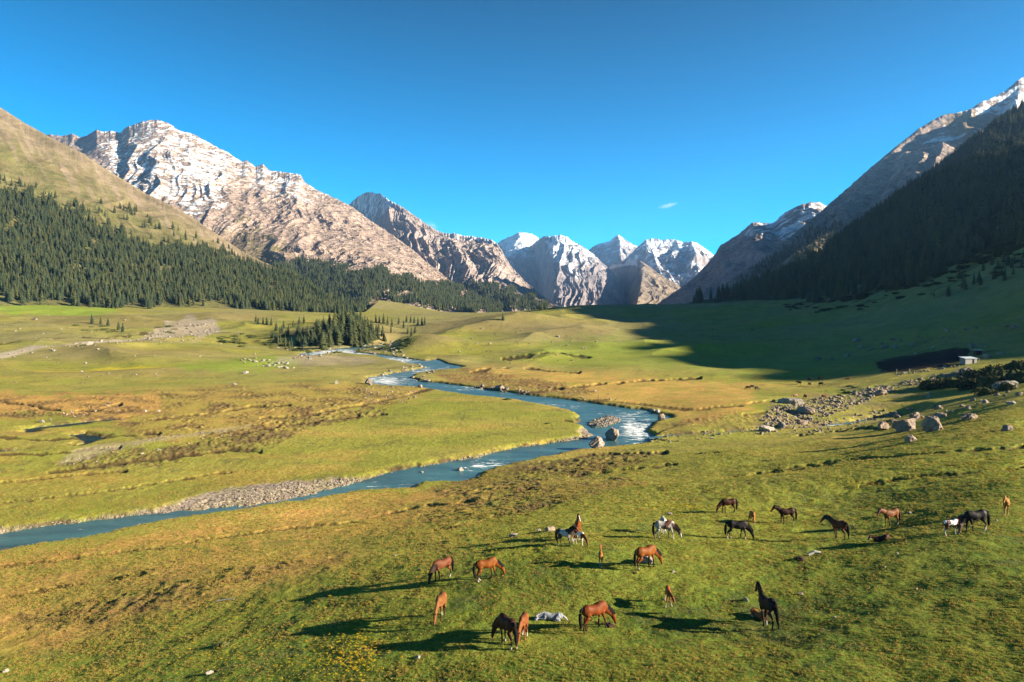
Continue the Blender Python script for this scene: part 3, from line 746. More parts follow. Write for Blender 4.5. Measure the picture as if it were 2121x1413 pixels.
LAY['L5'] = mountain('pointed_far_peak', 'sharp triangular snow streaked peak at the head of the valley',
  [(1195,560,12800),(1212,525,12800),(1228,511,12700),(1245,504,12700),(1262,500,12600),(1272,492,12600),(1281,486,12600),(1290,493,12600),(1300,500,12600),(1312,506,12600),(1322,511,12600),(1345,540,12600),(1365,570,12700)],
  [(1195,620,10500),(1290,620,10000),(1365,620,10500)], 260, 200, M_farrock, far_peaks(540, 490, -.1), gully=.10, gl=600, rock=.7, rl=300, jag=1.0, spurs=((.50,.55,.3,.25),), seed=280)
LAY['L6'] = mountain('broad_far_mountain', 'broad snow flecked grey mountain at the right of the valley head',
  [(1250,580,10500),(1290,540,10500),(1308,524,10400),(1322,510,10300),(1338,497,10200),(1352,493,10200),(1368,497,10200),(1385,496,10200),(1402,497,10100),(1415,502,10100),(1432,500,10000),(1445,504,10000),(1458,513,9900),(1472,523,9900),(1485,533,9800),(1510,560,9700)],
  [(1250,640,9200),(1380,636,8400),(1510,640,8000)], 420, 280, M_farrock, far_peaks(590, 500, .0), gully=.09, gl=480, rock=.8, rl=280, jag=1.6, prof=1.05, spurs=((.35,.52,.12,.16),(.68,.80,.1,.14)), seed=300)
LAY['L6b'] = mountain('brown_far_spur', 'brown triangular spur with one blue shaded side in the valley head',
  [(1180,600,10200),(1215,566,9900),(1245,556,9500),(1272,546,9000),(1300,537,8400),(1318,538,8050),(1328,541,7900),(1345,552,7800),(1370,571,7600),(1405,590,7300),(1425,612,7000),(1445,640,6800)],
  [(1180,660,10000),(1285,660,7800),(1312,655,5200),(1445,655,6000)], 360, 240, M_farrock, brown_spur, foot_s=[0,.47,.56,1], gully=.05, gl=420, rock=.45, rl=220, jag=.8, prof=1.02, seed=320)
LAY['L7'] = mountain('right_far_ridge', 'grey ridge in shade with a snow dusted sunlit crest, right of the valley head',
  [(1345,640,4600),(1372,622,4700),(1400,603,4800),(1440,573,4900),(1470,540,5000),(1480,528,5000),(1492,508,5000),(1505,501,4950),(1530,485,4900),(1545,472,4850),(1556,462,4800),(1572,460,4800),(1590,463,4750),(1603,461,4700),(1625,441,4650),(1645,430,4600),(1662,423,4600),(1685,418,4600),(1700,420,4600),(1720,430,4600),(1800,440,4700),(1900,460,4800)],
  [(1345,650,4000),(1400,650,3600),(1500,650,3200),(1600,640,3000),(1900,620,3000)], 560, 300, M_rock, shade_ridge, gully=.08, gl=420, rock=.7, rl=200, jag=1.4, prof=1.0, seed=340)
LAY['L8'] = mountain('high_right_mountain', 'high bare brown mountain rising to a snowy rock summit on the right',
  [(1400,640,2300),(1450,616,2350),(1495,592,2400),(1560,548,2500),(1640,488,2700),(1700,438,2900),(1720,420,2950),(1760,386,3050),(1800,350,3150),(1850,308,3250),(1900,268,3350),(1930,250,3400),(1952,238,3420),(1975,234,3420),(1992,231,3400),(2012,226,3400),(2030,212,3450),(2048,206,3450),(2060,200,3500),(2078,190,3500),(2095,178,3550),(2108,166,3550),(2121,158,3600),(2200,140,3700),(2500,170,3700),(2900,190,3600)],
  [(1400,655,2000),(1500,650,1900),(1700,640,1900),(2121,600,2000),(2500,560,2000),(2900,540,2000)], 800, 420, M_rock, big_right, gully=.06, gl=420, rock=.55, rl=150, jag=1.2, prof=1.0, spurs=((.52,.46,.03,.05),), seed=360)
LAY['L8b'] = mountain('inner_right_shoulder', 'tan shoulder of the right-hand mountain with a sunlit rim above the forest',
  [(1540,600,2050),(1640,528,2150),(1720,480,2250),(1790,447,2300),(1845,415,2350),(1900,376,2400),(1940,350,2400),(1985,312,2450),(2060,262,2500),(2200,180,2500),(2500,20,2500)],
  [(1540,650,1750),(1700,645,1700),(1900,620,1700),(2200,560,1700),(2500,500,1700)], 480, 240, M_slope, inner_right, gully=.05, gl=260, rock=.4, rl=70, jag=.8, prof=.98, seed=380)
cr = to_world([(1340,652,980),(1405,632,1060),(1450,622,1100),(1520,614,1140),(1600,606,1180),(1650,590,1220),(1700,550,1270),(1760,500,1310),(1800,462,1330),(1850,427,1355),(1900,389,1380),(1940,359,1400),(1980,333,1420),(2020,301,1440),(2060,269,1460),(2090,246,1480),(2121,224,1500),(2300,200,1500),(2600,330,1300),
   (1250,900,460,0),(960,640,350,0),(830,470,OFFH[0],0),(760,370,OFFH[1],0),(730,300,OFFH[2],0),(720,255,OFFH[3],0),(720,200,OFFH[4],0),(720,120,OFFH[5],0),(720,40,90,0),(720,-60,50,0)])  # unseen crest beyond the frame, heights shaped to throw the valley's shadow edge
ft = to_world([(1340,660,900),(1405,648,1000),(1520,643,960),(1620,640,880),(1700,638,800),(1800,622,690),(1900,600,600),(2000,570,540),(2121,528,480),(2300,500,430)]) + [(430,400,70),(390,320,45),(370,260,35),(360,200,28),(360,120,20),(380,20,10),(380,-80,10)]
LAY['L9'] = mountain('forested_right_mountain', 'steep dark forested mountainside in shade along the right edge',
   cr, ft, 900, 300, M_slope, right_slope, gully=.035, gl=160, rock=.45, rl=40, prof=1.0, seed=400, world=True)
print('mountains done')
# ------------------------------------------------------------------ scattering helpers
def instancer(name, label, pts, scl, rot, sources, cat=None):
    """ONE object that carries many uncountable small copies (kind = stuff)"""
    n = len(pts)
    me = bpy.data.meshes.new(name); me.vertices.add(n)
    me.vertices.foreach_set('co', np.ascontiguousarray(pts, np.float32).ravel())
    def attr(nm, typ, arr, key):
        a = me.attributes.new(nm, typ, 'POINT'); a.data.foreach_set(key, np.ascontiguousarray(arr, np.float32).ravel())
    attr('scl', 'FLOAT_VECTOR', scl, 'vector'); attr('rot', 'FLOAT_VECTOR', rot, 'vector')
    o = tag(link(bpy.data.objects.new(name, me)), label, cat, kind='stuff')
    ng = bpy.data.node_groups.new(name + '_scatter', 'GeometryNodeTree')
    ng.interface.new_socket('Geometry', in_out='INPUT', socket_type='NodeSocketGeometry')
    ng.interface.new_socket('Geometry', in_out='OUTPUT', socket_type='NodeSocketGeometry')
    gi = ng.nodes.new('NodeGroupInput'); go = ng.nodes.new('NodeGroupOutput')
    ip = ng.nodes.new('GeometryNodeInstanceOnPoints'); ng.links.new(gi.outputs[0], ip.inputs['Points'])
    gt = ng.nodes.new('GeometryNodeGeometryToInstance')
    for s in sources:
        oi = ng.nodes.new('GeometryNodeObjectInfo'); oi.inputs['Object'].default_value = s
        ng.links.new(oi.outputs['Geometry'], gt.inputs[0])
    ng.links.new(gt.outputs[0], ip.inputs['Instance']); ip.inputs['Pick Instance'].default_value = True
    ri = ng.nodes.new('FunctionNodeRandomValue'); ri.data_type = 'INT'; ri.inputs[4].default_value = 0; ri.inputs[5].default_value = len(sources) - 1
    ng.links.new(ri.outputs[2], ip.inputs['Instance Index'])
    for nm, sock in (('scl', 'Scale'), ('rot', 'Rotation')):
        na = ng.nodes.new('GeometryNodeInputNamedAttribute'); na.data_type = 'FLOAT_VECTOR'; na.inputs['Name'].default_value = nm
        ng.links.new(na.outputs[0], ip.inputs[sock])
    ng.links.new(ip.outputs[0], go.inputs[0])
    md = o.modifiers.new('scatter', 'NODES'); md.node_group = ng
    return o

def rand_material(name, cols, rough=0.9, spec=0.1, nscale=1.5, hue=0.02, transl=0.0, val=(0.75, 1.3)):
    """colour varies from one object or copy to the next"""
    m, nt, b = new_mat(name)
    b.inputs['Roughness'].default_value = rough; b.inputs['Specular IOR Level'].default_value = spec
    oi = nt.nodes.new('ShaderNodeObjectInfo')
    cr = nt.nodes.new('ShaderNodeValToRGB'); e = cr.color_ramp.elements
    e[0].color = (*cols[0], 1); e[1].color = (*cols[-1], 1)
    for i, c in enumerate(cols[1:-1]): k = e.new((i + 1) / (len(cols) - 1)); k.color = (*c, 1)
    nt.links.new(oi.outputs['Random'], cr.inputs[0])
    geo = nt.nodes.new('ShaderNodeNewGeometry')
    f = maprange(nt, noise_node(nt, geo.outputs['Position'], nscale, 4, .6), .3, .7, val[0], val[1])
    nt.links.new(scale_color(nt, cr.outputs[0], f), b.inputs['Base Color'])
    bump(nt, b, noise_node(nt, geo.outputs['Position'], nscale * 3, 4, .6), .4, .1)
    return m

M_needle = rand_material('spruce_needles', [(.026,.040,.022), (.046,.060,.027), (.070,.076,.028), (.034,.052,.030)], .85, .08, .8)
M_bark = rand_material('spruce_bark', [(.07,.05,.035), (.10,.075,.055)], .95, .05, 4)

def spruce_parts(seed, nw=15, per=10, width=.155):
    """crown and trunk of a spruce one unit tall"""
    r = random.Random(seed); v = []; f = []
    def tri(a, b, c): i = len(v); v.extend([a, b, c]); f.append((i, i+1, i+2))
    for w in range(nw):
        q = w / (nw - 1); z = .07 + .90 * q ** 1.02
        rad = width * (1 - q) ** .66 * r.uniform(.82, 1.12) + .008
        if q < .12: rad *= .8
        k = max(5, int(per * (1 - .45 * q))); off = r.random() * 6.28
        for i in range(k):
            if r.random() < .07: continue
            a = off + i * 2 * pi / k + r.uniform(-.25, .25); ra = rad * r.uniform(.7, 1.15)
            dx, dy = cos(a), sin(a); droop = ra * r.uniform(.35, .65); wd = ra * r.uniform(.30, .45)
            root = (dx * .004, dy * .004, z + .055 * (1 - q) + .018)
            tip = (dx * ra, dy * ra, z - droop)
            l = (dx * ra * .62 - dy * wd, dy * ra * .62 + dx * wd, z - droop * .55 - .012)
            rr_ = (dx * ra * .62 + dy * wd, dy * ra * .62 - dx * wd, z - droop * .55 - .012)
            tri(root, l, tip); tri(root, tip, rr_)
            tri((dx*ra*.1, dy*ra*.1, z - .01), rr_, l)
    tri((0.006, 0, .93), (-.004, .006, .93), (0, 0, 1.0)); tri((-.004, -.006, .93), (.006, 0, .93), (0, 0, 1.0))
    crown = np_mesh('spruce_crown', np.array(v), np.array(f), [M_needle], False)
    tv = []; tf = []
    for i, (z, rr2) in enumerate(((-.03, .016), (.1, .012), (.5, .007), (.94, .002))):
        for k in range(6): tv.append((cos(k*pi/3) * rr2, sin(k*pi/3) * rr2, z))
    for i in range(3):
        for k in range(6): tf.append((i*6+k, i*6+(k+1) % 6, i*6+6+(k+1) % 6, i*6+6+k))
    trunk = np_mesh('spruce_trunk', np.array(tv), np.array(tf), [M_bark], True)
    return crown, trunk
SPR = [spruce_parts(1, 14, 10, .22), spruce_parts(2, 15, 10, .18), spruce_parts(3, 11, 11, .27), spruce_parts(5, 12, 10, .235)]
def joined_source(name, meshes):
    bm = bmesh.new()
    mats = []
    for m_ in meshes:
        st = len(bm.faces); bm.from_mesh(m_); bm.faces.ensure_lookup_table()
        mats.append(m_.materials[0])
        for f_ in bm.faces[st:]: f_.material_index = len(mats) - 1
    me = bpy.data.meshes.new(name); bm.to_mesh(me); bm.free()
    for m_ in mats: me.materials.append(m_)
    return bpy.data.objects.new(name, me)
SPR_SRC = [joined_source('spruce_source', p) for p in SPR]

# ---- where trees stand
FOREST_L = [(-60,398),(0,402),(60,398),(110,432),(190,452),(235,482),(320,512),(400,508),(450,525),(520,548),(560,562),(600,548),(660,540),(705,556),(745,566),(775,556),(830,578),(880,592),(930,592),(960,584),(1000,592),(1060,603),(1100,617),(1138,640),(1100,644),(1000,648),(930,642),(880,638),(830,628),(800,618),(775,616),(768,640),(740,650),(700,656),(640,650),(560,644),(450,632),(350,632),(230,640),(150,636),(80,628),(0,622),(-60,624)]
SPARSE_L = [(-60,350),(40,380),(150,420),(300,440),(420,500),(520,530),(560,560),(520,548),(400,510),(300,512),(230,484),(100,430),(-60,400)]
FOREST_R = [(1412,620),(1470,600),(1540,590),(1620,575),(1700,540),(1800,450),(1900,370),(2000,300),(2121,200),(2300,80),(2500,100),(2400,420),(2200,470),(2100,478),(2040,492),(1985,520),(1930,560),(1890,575),(1840,592),(1780,602),(1700,606),(1650,616),(1590,626),(1520,622),(1450,624)]
FOREST_R2 = [(1500,610),(1560,562),(1640,505),(1700,468),(1740,452),(1745,470),(1700,520),(1690,560),(1600,600)]
HOLES = [(285,492,26,9), (30,462,14,14), (180,520,16,8), (430,632,40,8), (735,620,14,5), (560,600,10,12), (345,560,16,7), (840,610,22,9), (960,610,12,12)]
def sample_layer(L, mask_fn, spacing):
    co = L['co']; a = co[:-1, :-1]; b = co[:-1, 1:]; c = co[1:, :-1]
    ar = np.linalg.norm(np.cross(b - a, c - a), axis=-1) * .85
    px = L['px'][:-1, :-1]; py = L['py'][:-1, :-1]
    wgt = ar * mask_fn(px, py, a) / spacing ** 2
    wgt = wgt * (a[..., 1] > 250); tot = wgt.sum(); n = RNG.poisson(tot)
    if n == 0: return np.zeros((0, 3))
    idx = RNG.choice(wgt.size, n, p=(wgt / tot).ravel())
    i, j = np.unravel_index(idx, wgt.shape); f, g = RNG.random((2, n))[:, :, None]
    return co[i, j] * (1-f) * (1-g) + co[i, j+1] * f * (1-g) + co[i+1, j] * (1-f) * g + co[i+1, j+1] * f * g
def holes(px, py):
    m = np.ones(px.shape)
    for x, y, rx, ry in HOLES: m *= 1 - np.exp(-(((px - x + .5*(py-y)) / rx) ** 2 + ((py - y) / ry) ** 2) ** 2)
    return m
def mask_left(px, py, p):
    n = fbm(p[..., 0] / 60, p[..., 1] / 60, 3, 300)
    m = soft_poly(px, py, FOREST_L, 4, 14 * perlin(px / 30, py / 20, 301)) * np.clip(1.1 + 1.6 * n, .05, 1.3) * holes(px, py)
    return m + .11 * soft_poly(px, py, SPARSE_L, 10) * np.clip(.5 + 2.5 * n, 0, 2)
def mask_right(px, py, p):
    n = fbm(p[..., 0] / 60, p[..., 1] / 60, 3, 310)
    m = soft_poly(px, py, FOREST_R, 5, 12 * perlin(px / 30, py / 20, 311)) * np.clip(1.05 + 1.2 * n, .1, 1.2)
    return m * np.where(py < 250, .8, 1)
def mask_right2(px, py, p):
    return soft_poly(px, py, FOREST_R2, 8, 8 * perlin(px / 20, py / 20, 312)) * np.clip(.9 + 1.4 * fbm(p[..., 0] / 70, p[..., 1] / 70, 2, 313), 0, 1.2)
groups = [('left', sample_layer(LAY['L1'], mask_left, 5.3), 15), ('left', sample_layer(LAY['L2'], mask_left, 7.6), 17), ('left', sample_layer(LAY['L3'], mask_left, 9.5), 18),
          ('right', sample_layer(LAY['L9'], mask_right, 7.6), 23), ('behind', sample_layer(LAY['L8'], mask_right2, 12), 18), ('behind', sample_layer(LAY['L8b'], mask_right2, 12), 18)]
# forest that reaches onto the valley floor
def floor_scatter(polys, n, wfun=None):
    poly = np.array(polys, float); lo = poly.min(0); hi = poly.max(0); out = []
    tries = 0
    while len(out) < n and tries < n * 30:
        tries += 1
        x = RNG.uniform(lo[0], hi[0]); y = RNG.uniform(lo[1], hi[1])
        if poly_mask(np.array([x]), np.array([y]), poly)[0]: out.append((x, y))
    return out
copse_px = floor_scatter([(610,712),(640,694),(672,676),(705,664),(735,662),(768,674),(796,696),(806,706),(770,712),(748,722),(700,716),(672,724),(640,716)], 145) \
  + floor_scatter([(560,700),(600,682),(650,690),(640,715),(600,722),(570,715)], 16) + floor_scatter([(600,700),(640,690),(640,722),(600,730)], 5)
loose_px = [(535,672),(545,671),(553,672),(562,674),(572,685),(580,690),(588,681),(779,668),(786,668),(795,670),(803,674),(812,677),(826,672),(842,667),(851,668),(858,670),(866,673),(874,674),(880,674),(836,680),(810,690),(600,726),(576,712),
  (209,672),(191,670),(224,675),(246,684),(254,688),(1122,643),(1118,642),(1129,641),(1042,664),(845,692),(852,697),(860,690),(530,668),(620,672),(608,676),(630,670)]
floor_trees = []
for px, py in copse_px:
    x, y, z = ground_at(px, py + RNG.uniform(-2, 2)); floor_trees.append(('copse', x, y, z, RNG.uniform(.6, 1.15) * 13.5 * (.58 + .52 * math.exp(-((px - 715) / 62) ** 2))))
for px, py in loose_px:
    x, y, z = ground_at(px, py); floor_trees.append(('loose', x, y, z, RNG.uniform(.75, 1.1) * 9.0 * y / 600))
tx = []; 
for reg, pts, h in groups:
    for p in pts: tx.append((reg, p[0], p[1], p[2], h * (.42 + .85 * RNG.random() ** .7)))
for px, py in floor_scatter([(1640,624),(1750,600),(1850,582),(1950,530),(2040,480),(2121,432),(2140,500),(2060,515),(1975,560),(1880,598),(1780,616),(1680,630)], 330):
    x, y, z = ground_at(px, py)
    if y > 300: tx.append(('right', x, y, z, RNG.uniform(.5, 1.1) * 17))
for px, py in floor_scatter([(1900,600),(2000,560),(2121,500),(2121,575),(2030,600),(1940,620)], 26):
    x, y, z = ground_at(px, py)
    if y > 250: tx.append(('right', x, y, z, RNG.uniform(.4, .8) * 12))
regs = np.array([t[0] for t in tx]); arr = np.array([t[1:] for t in tx])
# foot-of-forest trees must clear the valley floor surface
gz = ground_z(arr[:, 0], arr[:, 1]); arr[:, 2] = np.maximum(arr[:, 2], gz - .3)
ppx, ppy = proj(arr[:, 0], arr[:, 1], arr[:, 2])
size = arr[:, 3] / arr[:, 1] * ((ppx > 5) & (ppx < 2115))
order = np.argsort(-size); n_ind = 300 - len(floor_trees)
pick = np.zeros(len(arr), bool); pick[order[:n_ind]] = True
print('trees', len(arr), 'floor trees', len(floor_trees))
REGL = {'copse': ('spruce in the dense copse on the knoll beside the river', 'spruces of the riverside copse'),
        'left': ('spruce at the foot of the long sunlit left forest', 'spruces along the edge of the left forest'),
        'right': ('dark spruce in the shaded forest at right', 'spruces on the shaded right slope'),
        'behind': ('distant spruce on the shaded ridge behind the right forest', 'distant spruces on the right ridge')}
def where_px(px, py, reg):
    if reg == 'copse':
        return 'small spruce on the open left flank of the riverside copse' if px < 632 else ('spruce in the middle of the riverside copse' if px < 720 else 'spruce on the right-hand side of the riverside copse')
    if reg == 'right':
        return REGL['right'][0] + (', high up' if py < 420 else ', low down near the juniper')
    if reg == 'left':
        return REGL['left'][0] + (', by the far left of the picture' if px < 260 else (', above the bare knoll' if px < 520 else ', behind the copse'))
    return REGL[reg][0]
LOOSE_L = ['leftmost of the small spruces left of the copse', 'second small spruce left of the copse', 'third small spruce left of the copse', 'fourth small spruce left of the copse, nearest to it']
def add_tree(x, y, z, h, label, group, wide=1.0):
    k = RNG.integers(len(SPR)); r = bpy.data.objects.new('spruce_tree', None); link(r)
    r.location = (x, y, z); r.rotation_euler = (RNG.uniform(-.03, .03), RNG.uniform(-.03, .03), RNG.uniform(0, 6.28)); s = h * RNG.uniform(.9, 1.15) * wide; r.scale = (s, s, h)
    r.empty_display_size = .1
    tag(r, label, 'tree', group)
    link(bpy.data.objects.new('crown', SPR[k][0]), r); link(bpy.data.objects.new('trunk', SPR[k][1]), r)
loose_names = {0: 'leftmost of the little spruces left of the copse', 6: 'squat spruce between the grassy gap and the copse', 23: 'round topped dark spruce on the left knoll above the road', 24: 'second dark spruce on the left knoll above the road, smaller and to its left',
  25: 'third dark spruce on the left knoll above the road, right of the big one', 26: 'tiny spruce at the right end of the left knoll group', 29: 'right hand spruce of the pair at the foot of the shaded crest', 27: 'spruce at the left end of the shaded crest', 30: 'lone small spruce standing on the sunlit rounded crest',
  31: 'dark spruce on top of the steep shaded bank above the river'}
for i, (reg, x, y, z, h) in enumerate(floor_trees):
    px, py = proj(x, y, z)
    if reg == 'copse': add_tree(x, y, z, h, where_px(px, py, reg), REGL['copse'][1] + (' left' if px < 632 else ' middle' if px < 720 else ' right'), 1.35)
    else:
        k = i - len(copse_px)
        if k in loose_names: add_tree(x, y, z, h, loose_names[k], 'scattered small spruces')
        elif k < 7 or k > 33: add_tree(x, y, z, h, 'little spruce in the loose row left of the riverside copse', 'little spruces left of the copse')
        elif k < 23: add_tree(x, y, z, h, 'little spruce in the loose row trailing right of the riverside copse', 'little spruces right of the copse')
        else: add_tree(x, y, z, h, 'small spruce beside the steep dark river bank', 'small spruces by the dark bank')
for i in order[:n_ind]:
    x, y, z, h = arr[i]; lb = where_px(ppx[i], ppy[i], regs[i])
    add_tree(x, y, z - .2, h, lb, 'trees: ' + lb)
rest = ~pick; q = arr[rest]
sc3 = np.stack([q[:, 3] * RNG.uniform(.9, 1.2, len(q))] * 2 + [q[:, 3]], -1)
rt3 = np.stack([0 * q[:, 0], 0 * q[:, 0], RNG.uniform(0, 6.28, len(q))], -1)
instancer('spruce_forest', 'continuous dark spruce forest covering the lower mountainsides', q[:, :3] - [0, 0, .2], sc3, rt3, SPR_SRC, 'forest')

# ------------------------------------------------------------------ shrubs
M_juniper = rand_material('juniper_leaves', [(.040,.055,.014), (.065,.075,.020), (.085,.082,.026)], .85, .08, 2.5)
M_twig = rand_material('juniper_twigs', [(.07,.05,.03), (.09,.07,.045)], .95, .05, 6)
def bush_parts(seed, n=420, flat=.45):
    r = random.Random(seed); v = []; f = []
    lob = [(r.uniform(-.55, .55), r.uniform(-.5, .5), r.uniform(.35, .55)) for _ in range(7)]
    for i in range(n):
        lx, ly, lr = r.choice(lob); a = r.uniform(0, 6.28); el = math.asin(r.uniform(.0, 1)) ; rad = lr * r.uniform(.75, 1.08)
        c = Vector_((lx + rad * cos(a) * cos(el), ly + rad * sin(a) * cos(el), (rad * sin(el)) * flat * 2 + .02))
        s = r.uniform(.07, .14)
        for q in range(1):
            d1 = np.array([r.gauss(0, 1), r.gauss(0, 1), r.gauss(0, .6)]); d1 /= np.linalg.norm(d1); d2 = np.array([r.gauss(0, 1), r.gauss(0, 1), r.gauss(.4, .6)]); d2 /= np.linalg.norm(d2)
            i0 = len(v); v.extend([c - d1 * s * .5, c + d1 * s * .5, c + d2 * s * 1.1]); f.append((i0, i0+1, i0+2))
    # lumpy inner mass so that it is dense
    bm = bmesh.new(); bmesh.ops.create_icosphere(bm, subdivisions=3, radius=1)
    cv = np.array([x.co[:] for x in bm.verts]); cf = np.array([[q.index for q in x.verts] for x in bm.faces]); bm.free()
    k = .62 + .25 * perlin(cv[:, 0] * 2 + seed, cv[:, 1] * 2 + cv[:, 2] * 1.7, seed) + .12 * perlin(cv[:, 0] * 5 + seed, cv[:, 1] * 5 + cv[:, 2] * 4, seed)
    cv = cv * k[:, None]; cv[:, 2] = np.maximum(cv[:, 2] * flat * 1.5, -.08)
    n0 = len(v); allv = np.vstack([np.array(v), cv]); allf = np.vstack([np.array(f), cf + n0])
    leaves = np_mesh('juniper_foliage', allv, allf, [M_juniper], False)
    sv = []; sf = []
    for k in range(5):
        a = k * 1.256; i0 = len(sv); e = np.array([cos(a) * .5, sin(a) * .5, .3])
        for (px_, s_) in ((np.array([0, 0, -.05]), .03), (e, .012)):
            sv += [px_ + np.array([s_, 0, 0]), px_ + np.array([-s_ / 2, s_, 0]), px_ + np.array([-s_ / 2, -s_, 0])]
        for m_ in range(3): sf.append((i0+m_, i0+(m_+1) % 3, i0+3+(m_+1) % 3, i0+3+m_))
    stem = np_mesh('juniper_stem', np.array(sv), np.array(sf), [M_twig], True)
    return leaves, stem
Vector_ = lambda t: np.array(t, float)
BUSH = [bush_parts(11), bush_parts(12), bush_parts(13, 420, .6)]
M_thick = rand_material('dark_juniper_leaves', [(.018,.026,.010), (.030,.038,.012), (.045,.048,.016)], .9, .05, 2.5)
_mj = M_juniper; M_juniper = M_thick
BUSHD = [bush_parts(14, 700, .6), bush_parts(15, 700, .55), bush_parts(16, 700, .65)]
M_juniper = _mj
BUSH_SRC = [joined_source('juniper_source', b_) for b_ in BUSH]
def add_bush(px, py, wpx, label, group=None, tall=1.0, sink=.0, dark=False):
    x, y, z = ground_at(px, py); w_ = wpx * y / FPX / 1.7
    k = int(RNG.integers(3)); r = link(bpy.data.objects.new('juniper_bush', None)); r.location = (x, y, z - sink * w_)
    r.rotation_euler = (0, 0, RNG.uniform(0, 6.28)); r.scale = (w_, w_, w_ * tall)
    tag(r, label, 'bush', group)
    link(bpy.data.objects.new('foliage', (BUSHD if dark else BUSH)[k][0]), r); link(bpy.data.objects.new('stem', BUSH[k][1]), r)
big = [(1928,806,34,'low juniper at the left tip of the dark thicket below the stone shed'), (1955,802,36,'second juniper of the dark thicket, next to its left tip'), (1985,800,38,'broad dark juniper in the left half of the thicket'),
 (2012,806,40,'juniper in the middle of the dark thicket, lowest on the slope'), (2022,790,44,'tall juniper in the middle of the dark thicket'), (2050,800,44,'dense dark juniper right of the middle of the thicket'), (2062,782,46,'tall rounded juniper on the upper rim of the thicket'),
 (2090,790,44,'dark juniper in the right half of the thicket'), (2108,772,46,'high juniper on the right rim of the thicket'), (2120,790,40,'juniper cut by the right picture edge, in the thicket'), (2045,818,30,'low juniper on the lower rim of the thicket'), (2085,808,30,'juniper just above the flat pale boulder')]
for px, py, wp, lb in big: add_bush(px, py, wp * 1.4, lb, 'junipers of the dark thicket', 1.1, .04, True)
zones = [([(1560,640),(1700,622),(1850,600),(1960,545),(2121,480),(2121,560),(2000,590),(1900,620),(1800,645),(1700,650),(1600,655)], 95, (9, 26), 'low dark juniper mat on the shaded slope below the right forest', 'juniper mats below the right forest', .55),
 ([(1700,600),(1820,600),(1940,560),(2121,470),(2121,520),(1990,560),(1880,600),(1760,625)], 60, (16, 34), 'thick dark juniper at the foot of the shaded right forest', 'thick junipers at the foot of the right forest', .8),
 ([(440,705),(480,690),(545,690),(560,705),(540,722),(480,718),(445,712)], 22, (12, 26), 'olive green juniper on the small rise left of the copse', 'junipers on the rise left of the copse', .6),
 ([(570,712),(640,722),(720,728),(800,712),(800,722),(740,732),(640,735),(560,725),(545,705),(600,690)], 60, (9, 22), 'olive juniper under the front edge of the riverside copse', 'junipers along the front of the copse', .6),
 ([(140,672),(200,672),(250,682),(240,692),(170,686)], 10, (12, 22), 'brownish juniper mat on the knoll above the road', 'junipers on the knoll above the road', .5),
 ([(320,672),(370,678),(360,692),(330,690)], 6, (10, 20), 'dark juniper beside the pale gravel clearing', 'junipers beside the gravel clearing', .6),
 ([(830,705),(865,700),(850,725),(820,735)], 16, (10, 20), 'dark juniper on the steep shaded bank above the river', 'junipers on the steep dark bank', .8),
 ([(1700,818),(1740,800),(1800,795),(1760,822)], 7, (8, 16), 'green bush among the rubble of the dry stream', 'bushes among the stream rubble', .8)]
for poly, n, (a_, b_), lb, gr, tl in zones:
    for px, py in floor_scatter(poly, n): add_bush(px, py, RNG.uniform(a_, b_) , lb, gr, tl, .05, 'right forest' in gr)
for px, py, wp, lb in ((465,1338,42,'small dark green bush alone in the grass at lower left'), (1488,938,26,'dark bush on the turf above the bend, right of the twin boulders'), (1590,955,22,'dark bush on the slope below the stony stream'), (1135,878,16,'small green bush on the river point meadow'), (1050,828,22,'dark bush on the far bank of the river'),
                    (1455,940,22,'dark bush half hidden by turf right of the brown heath')):
    add_bush(px, py, wp, lb, None, .5, .1)
# forest undergrowth on the right slope, uncountable
L9 = LAY['L9']
ug = sample_layer(L9, lambda px, py, p: soft_poly(px, py, FOREST_R, 22, 10 * perlin(px / 20, py / 20, 320)) * .8 * (ground_z(p[..., 0], p[..., 1]) < p[..., 2] + 1), 16)
s1 = RNG.uniform(1.2, 3.0, len(ug))
instancer('undergrowth', 'low dark juniper undergrowth between the trees of the right slope', ug, np.stack([s1, s1, s1 * .6], -1), np.stack([0 * s1, 0 * s1, RNG.uniform(0, 6.28, len(ug))], -1), BUSH_SRC, 'undergrowth')

# ------------------------------------------------------------------ grass and flowers
def blade_mat(name, c1, c2, transl=.35):
    m, nt, b = new_mat(name)
    b.inputs['Roughness'].default_value = .7; b.inputs['Specular IOR Level'].default_value = .1
    oi = nt.nodes.new('ShaderNodeObjectInfo'); geo = nt.nodes.new('ShaderNodeNewGeometry')
    mx = nt.nodes.new('ShaderNodeMix'); mx.data_type = 'RGBA'
    f = math_node(nt, 'ADD', math_node(nt, 'MULTIPLY', oi.outputs['Random'], .5), maprange(nt, noise_node(nt, geo.outputs['Position'], .35, 4, .6), .35, .65, 0, .5))
    nt.links.new(f, mx.inputs[0]); mx.inputs[6].default_value = (*c1, 1); mx.inputs[7].default_value = (*c2, 1)
    nt.links.new(mx.outputs[2], b.inputs['Base Color'])
    tr = nt.nodes.new('ShaderNodeBsdfTranslucent'); nt.links.new(mx.outputs[2], tr.inputs['Color'])
    ms = nt.nodes.new('ShaderNodeMixShader'); ms.inputs[0].default_value = transl
    out = nt.nodes['Material Output']; nt.links.new(b.outputs[0], ms.inputs[1]); nt.links.new(tr.outputs[0], ms.inputs[2]); nt.links.new(ms.outputs[0], out.inputs['Surface'])
    return m
M_blade = blade_mat('grass_blades', (.17, .205, .028), (.26, .245, .048))
M_dry = blade_mat('dry_grass_blades', (.28, .22, .05), (.42, .27, .08))
M_petal = blade_mat('yellow_petals', (.62, .42, .01), (.75, .52, .02))
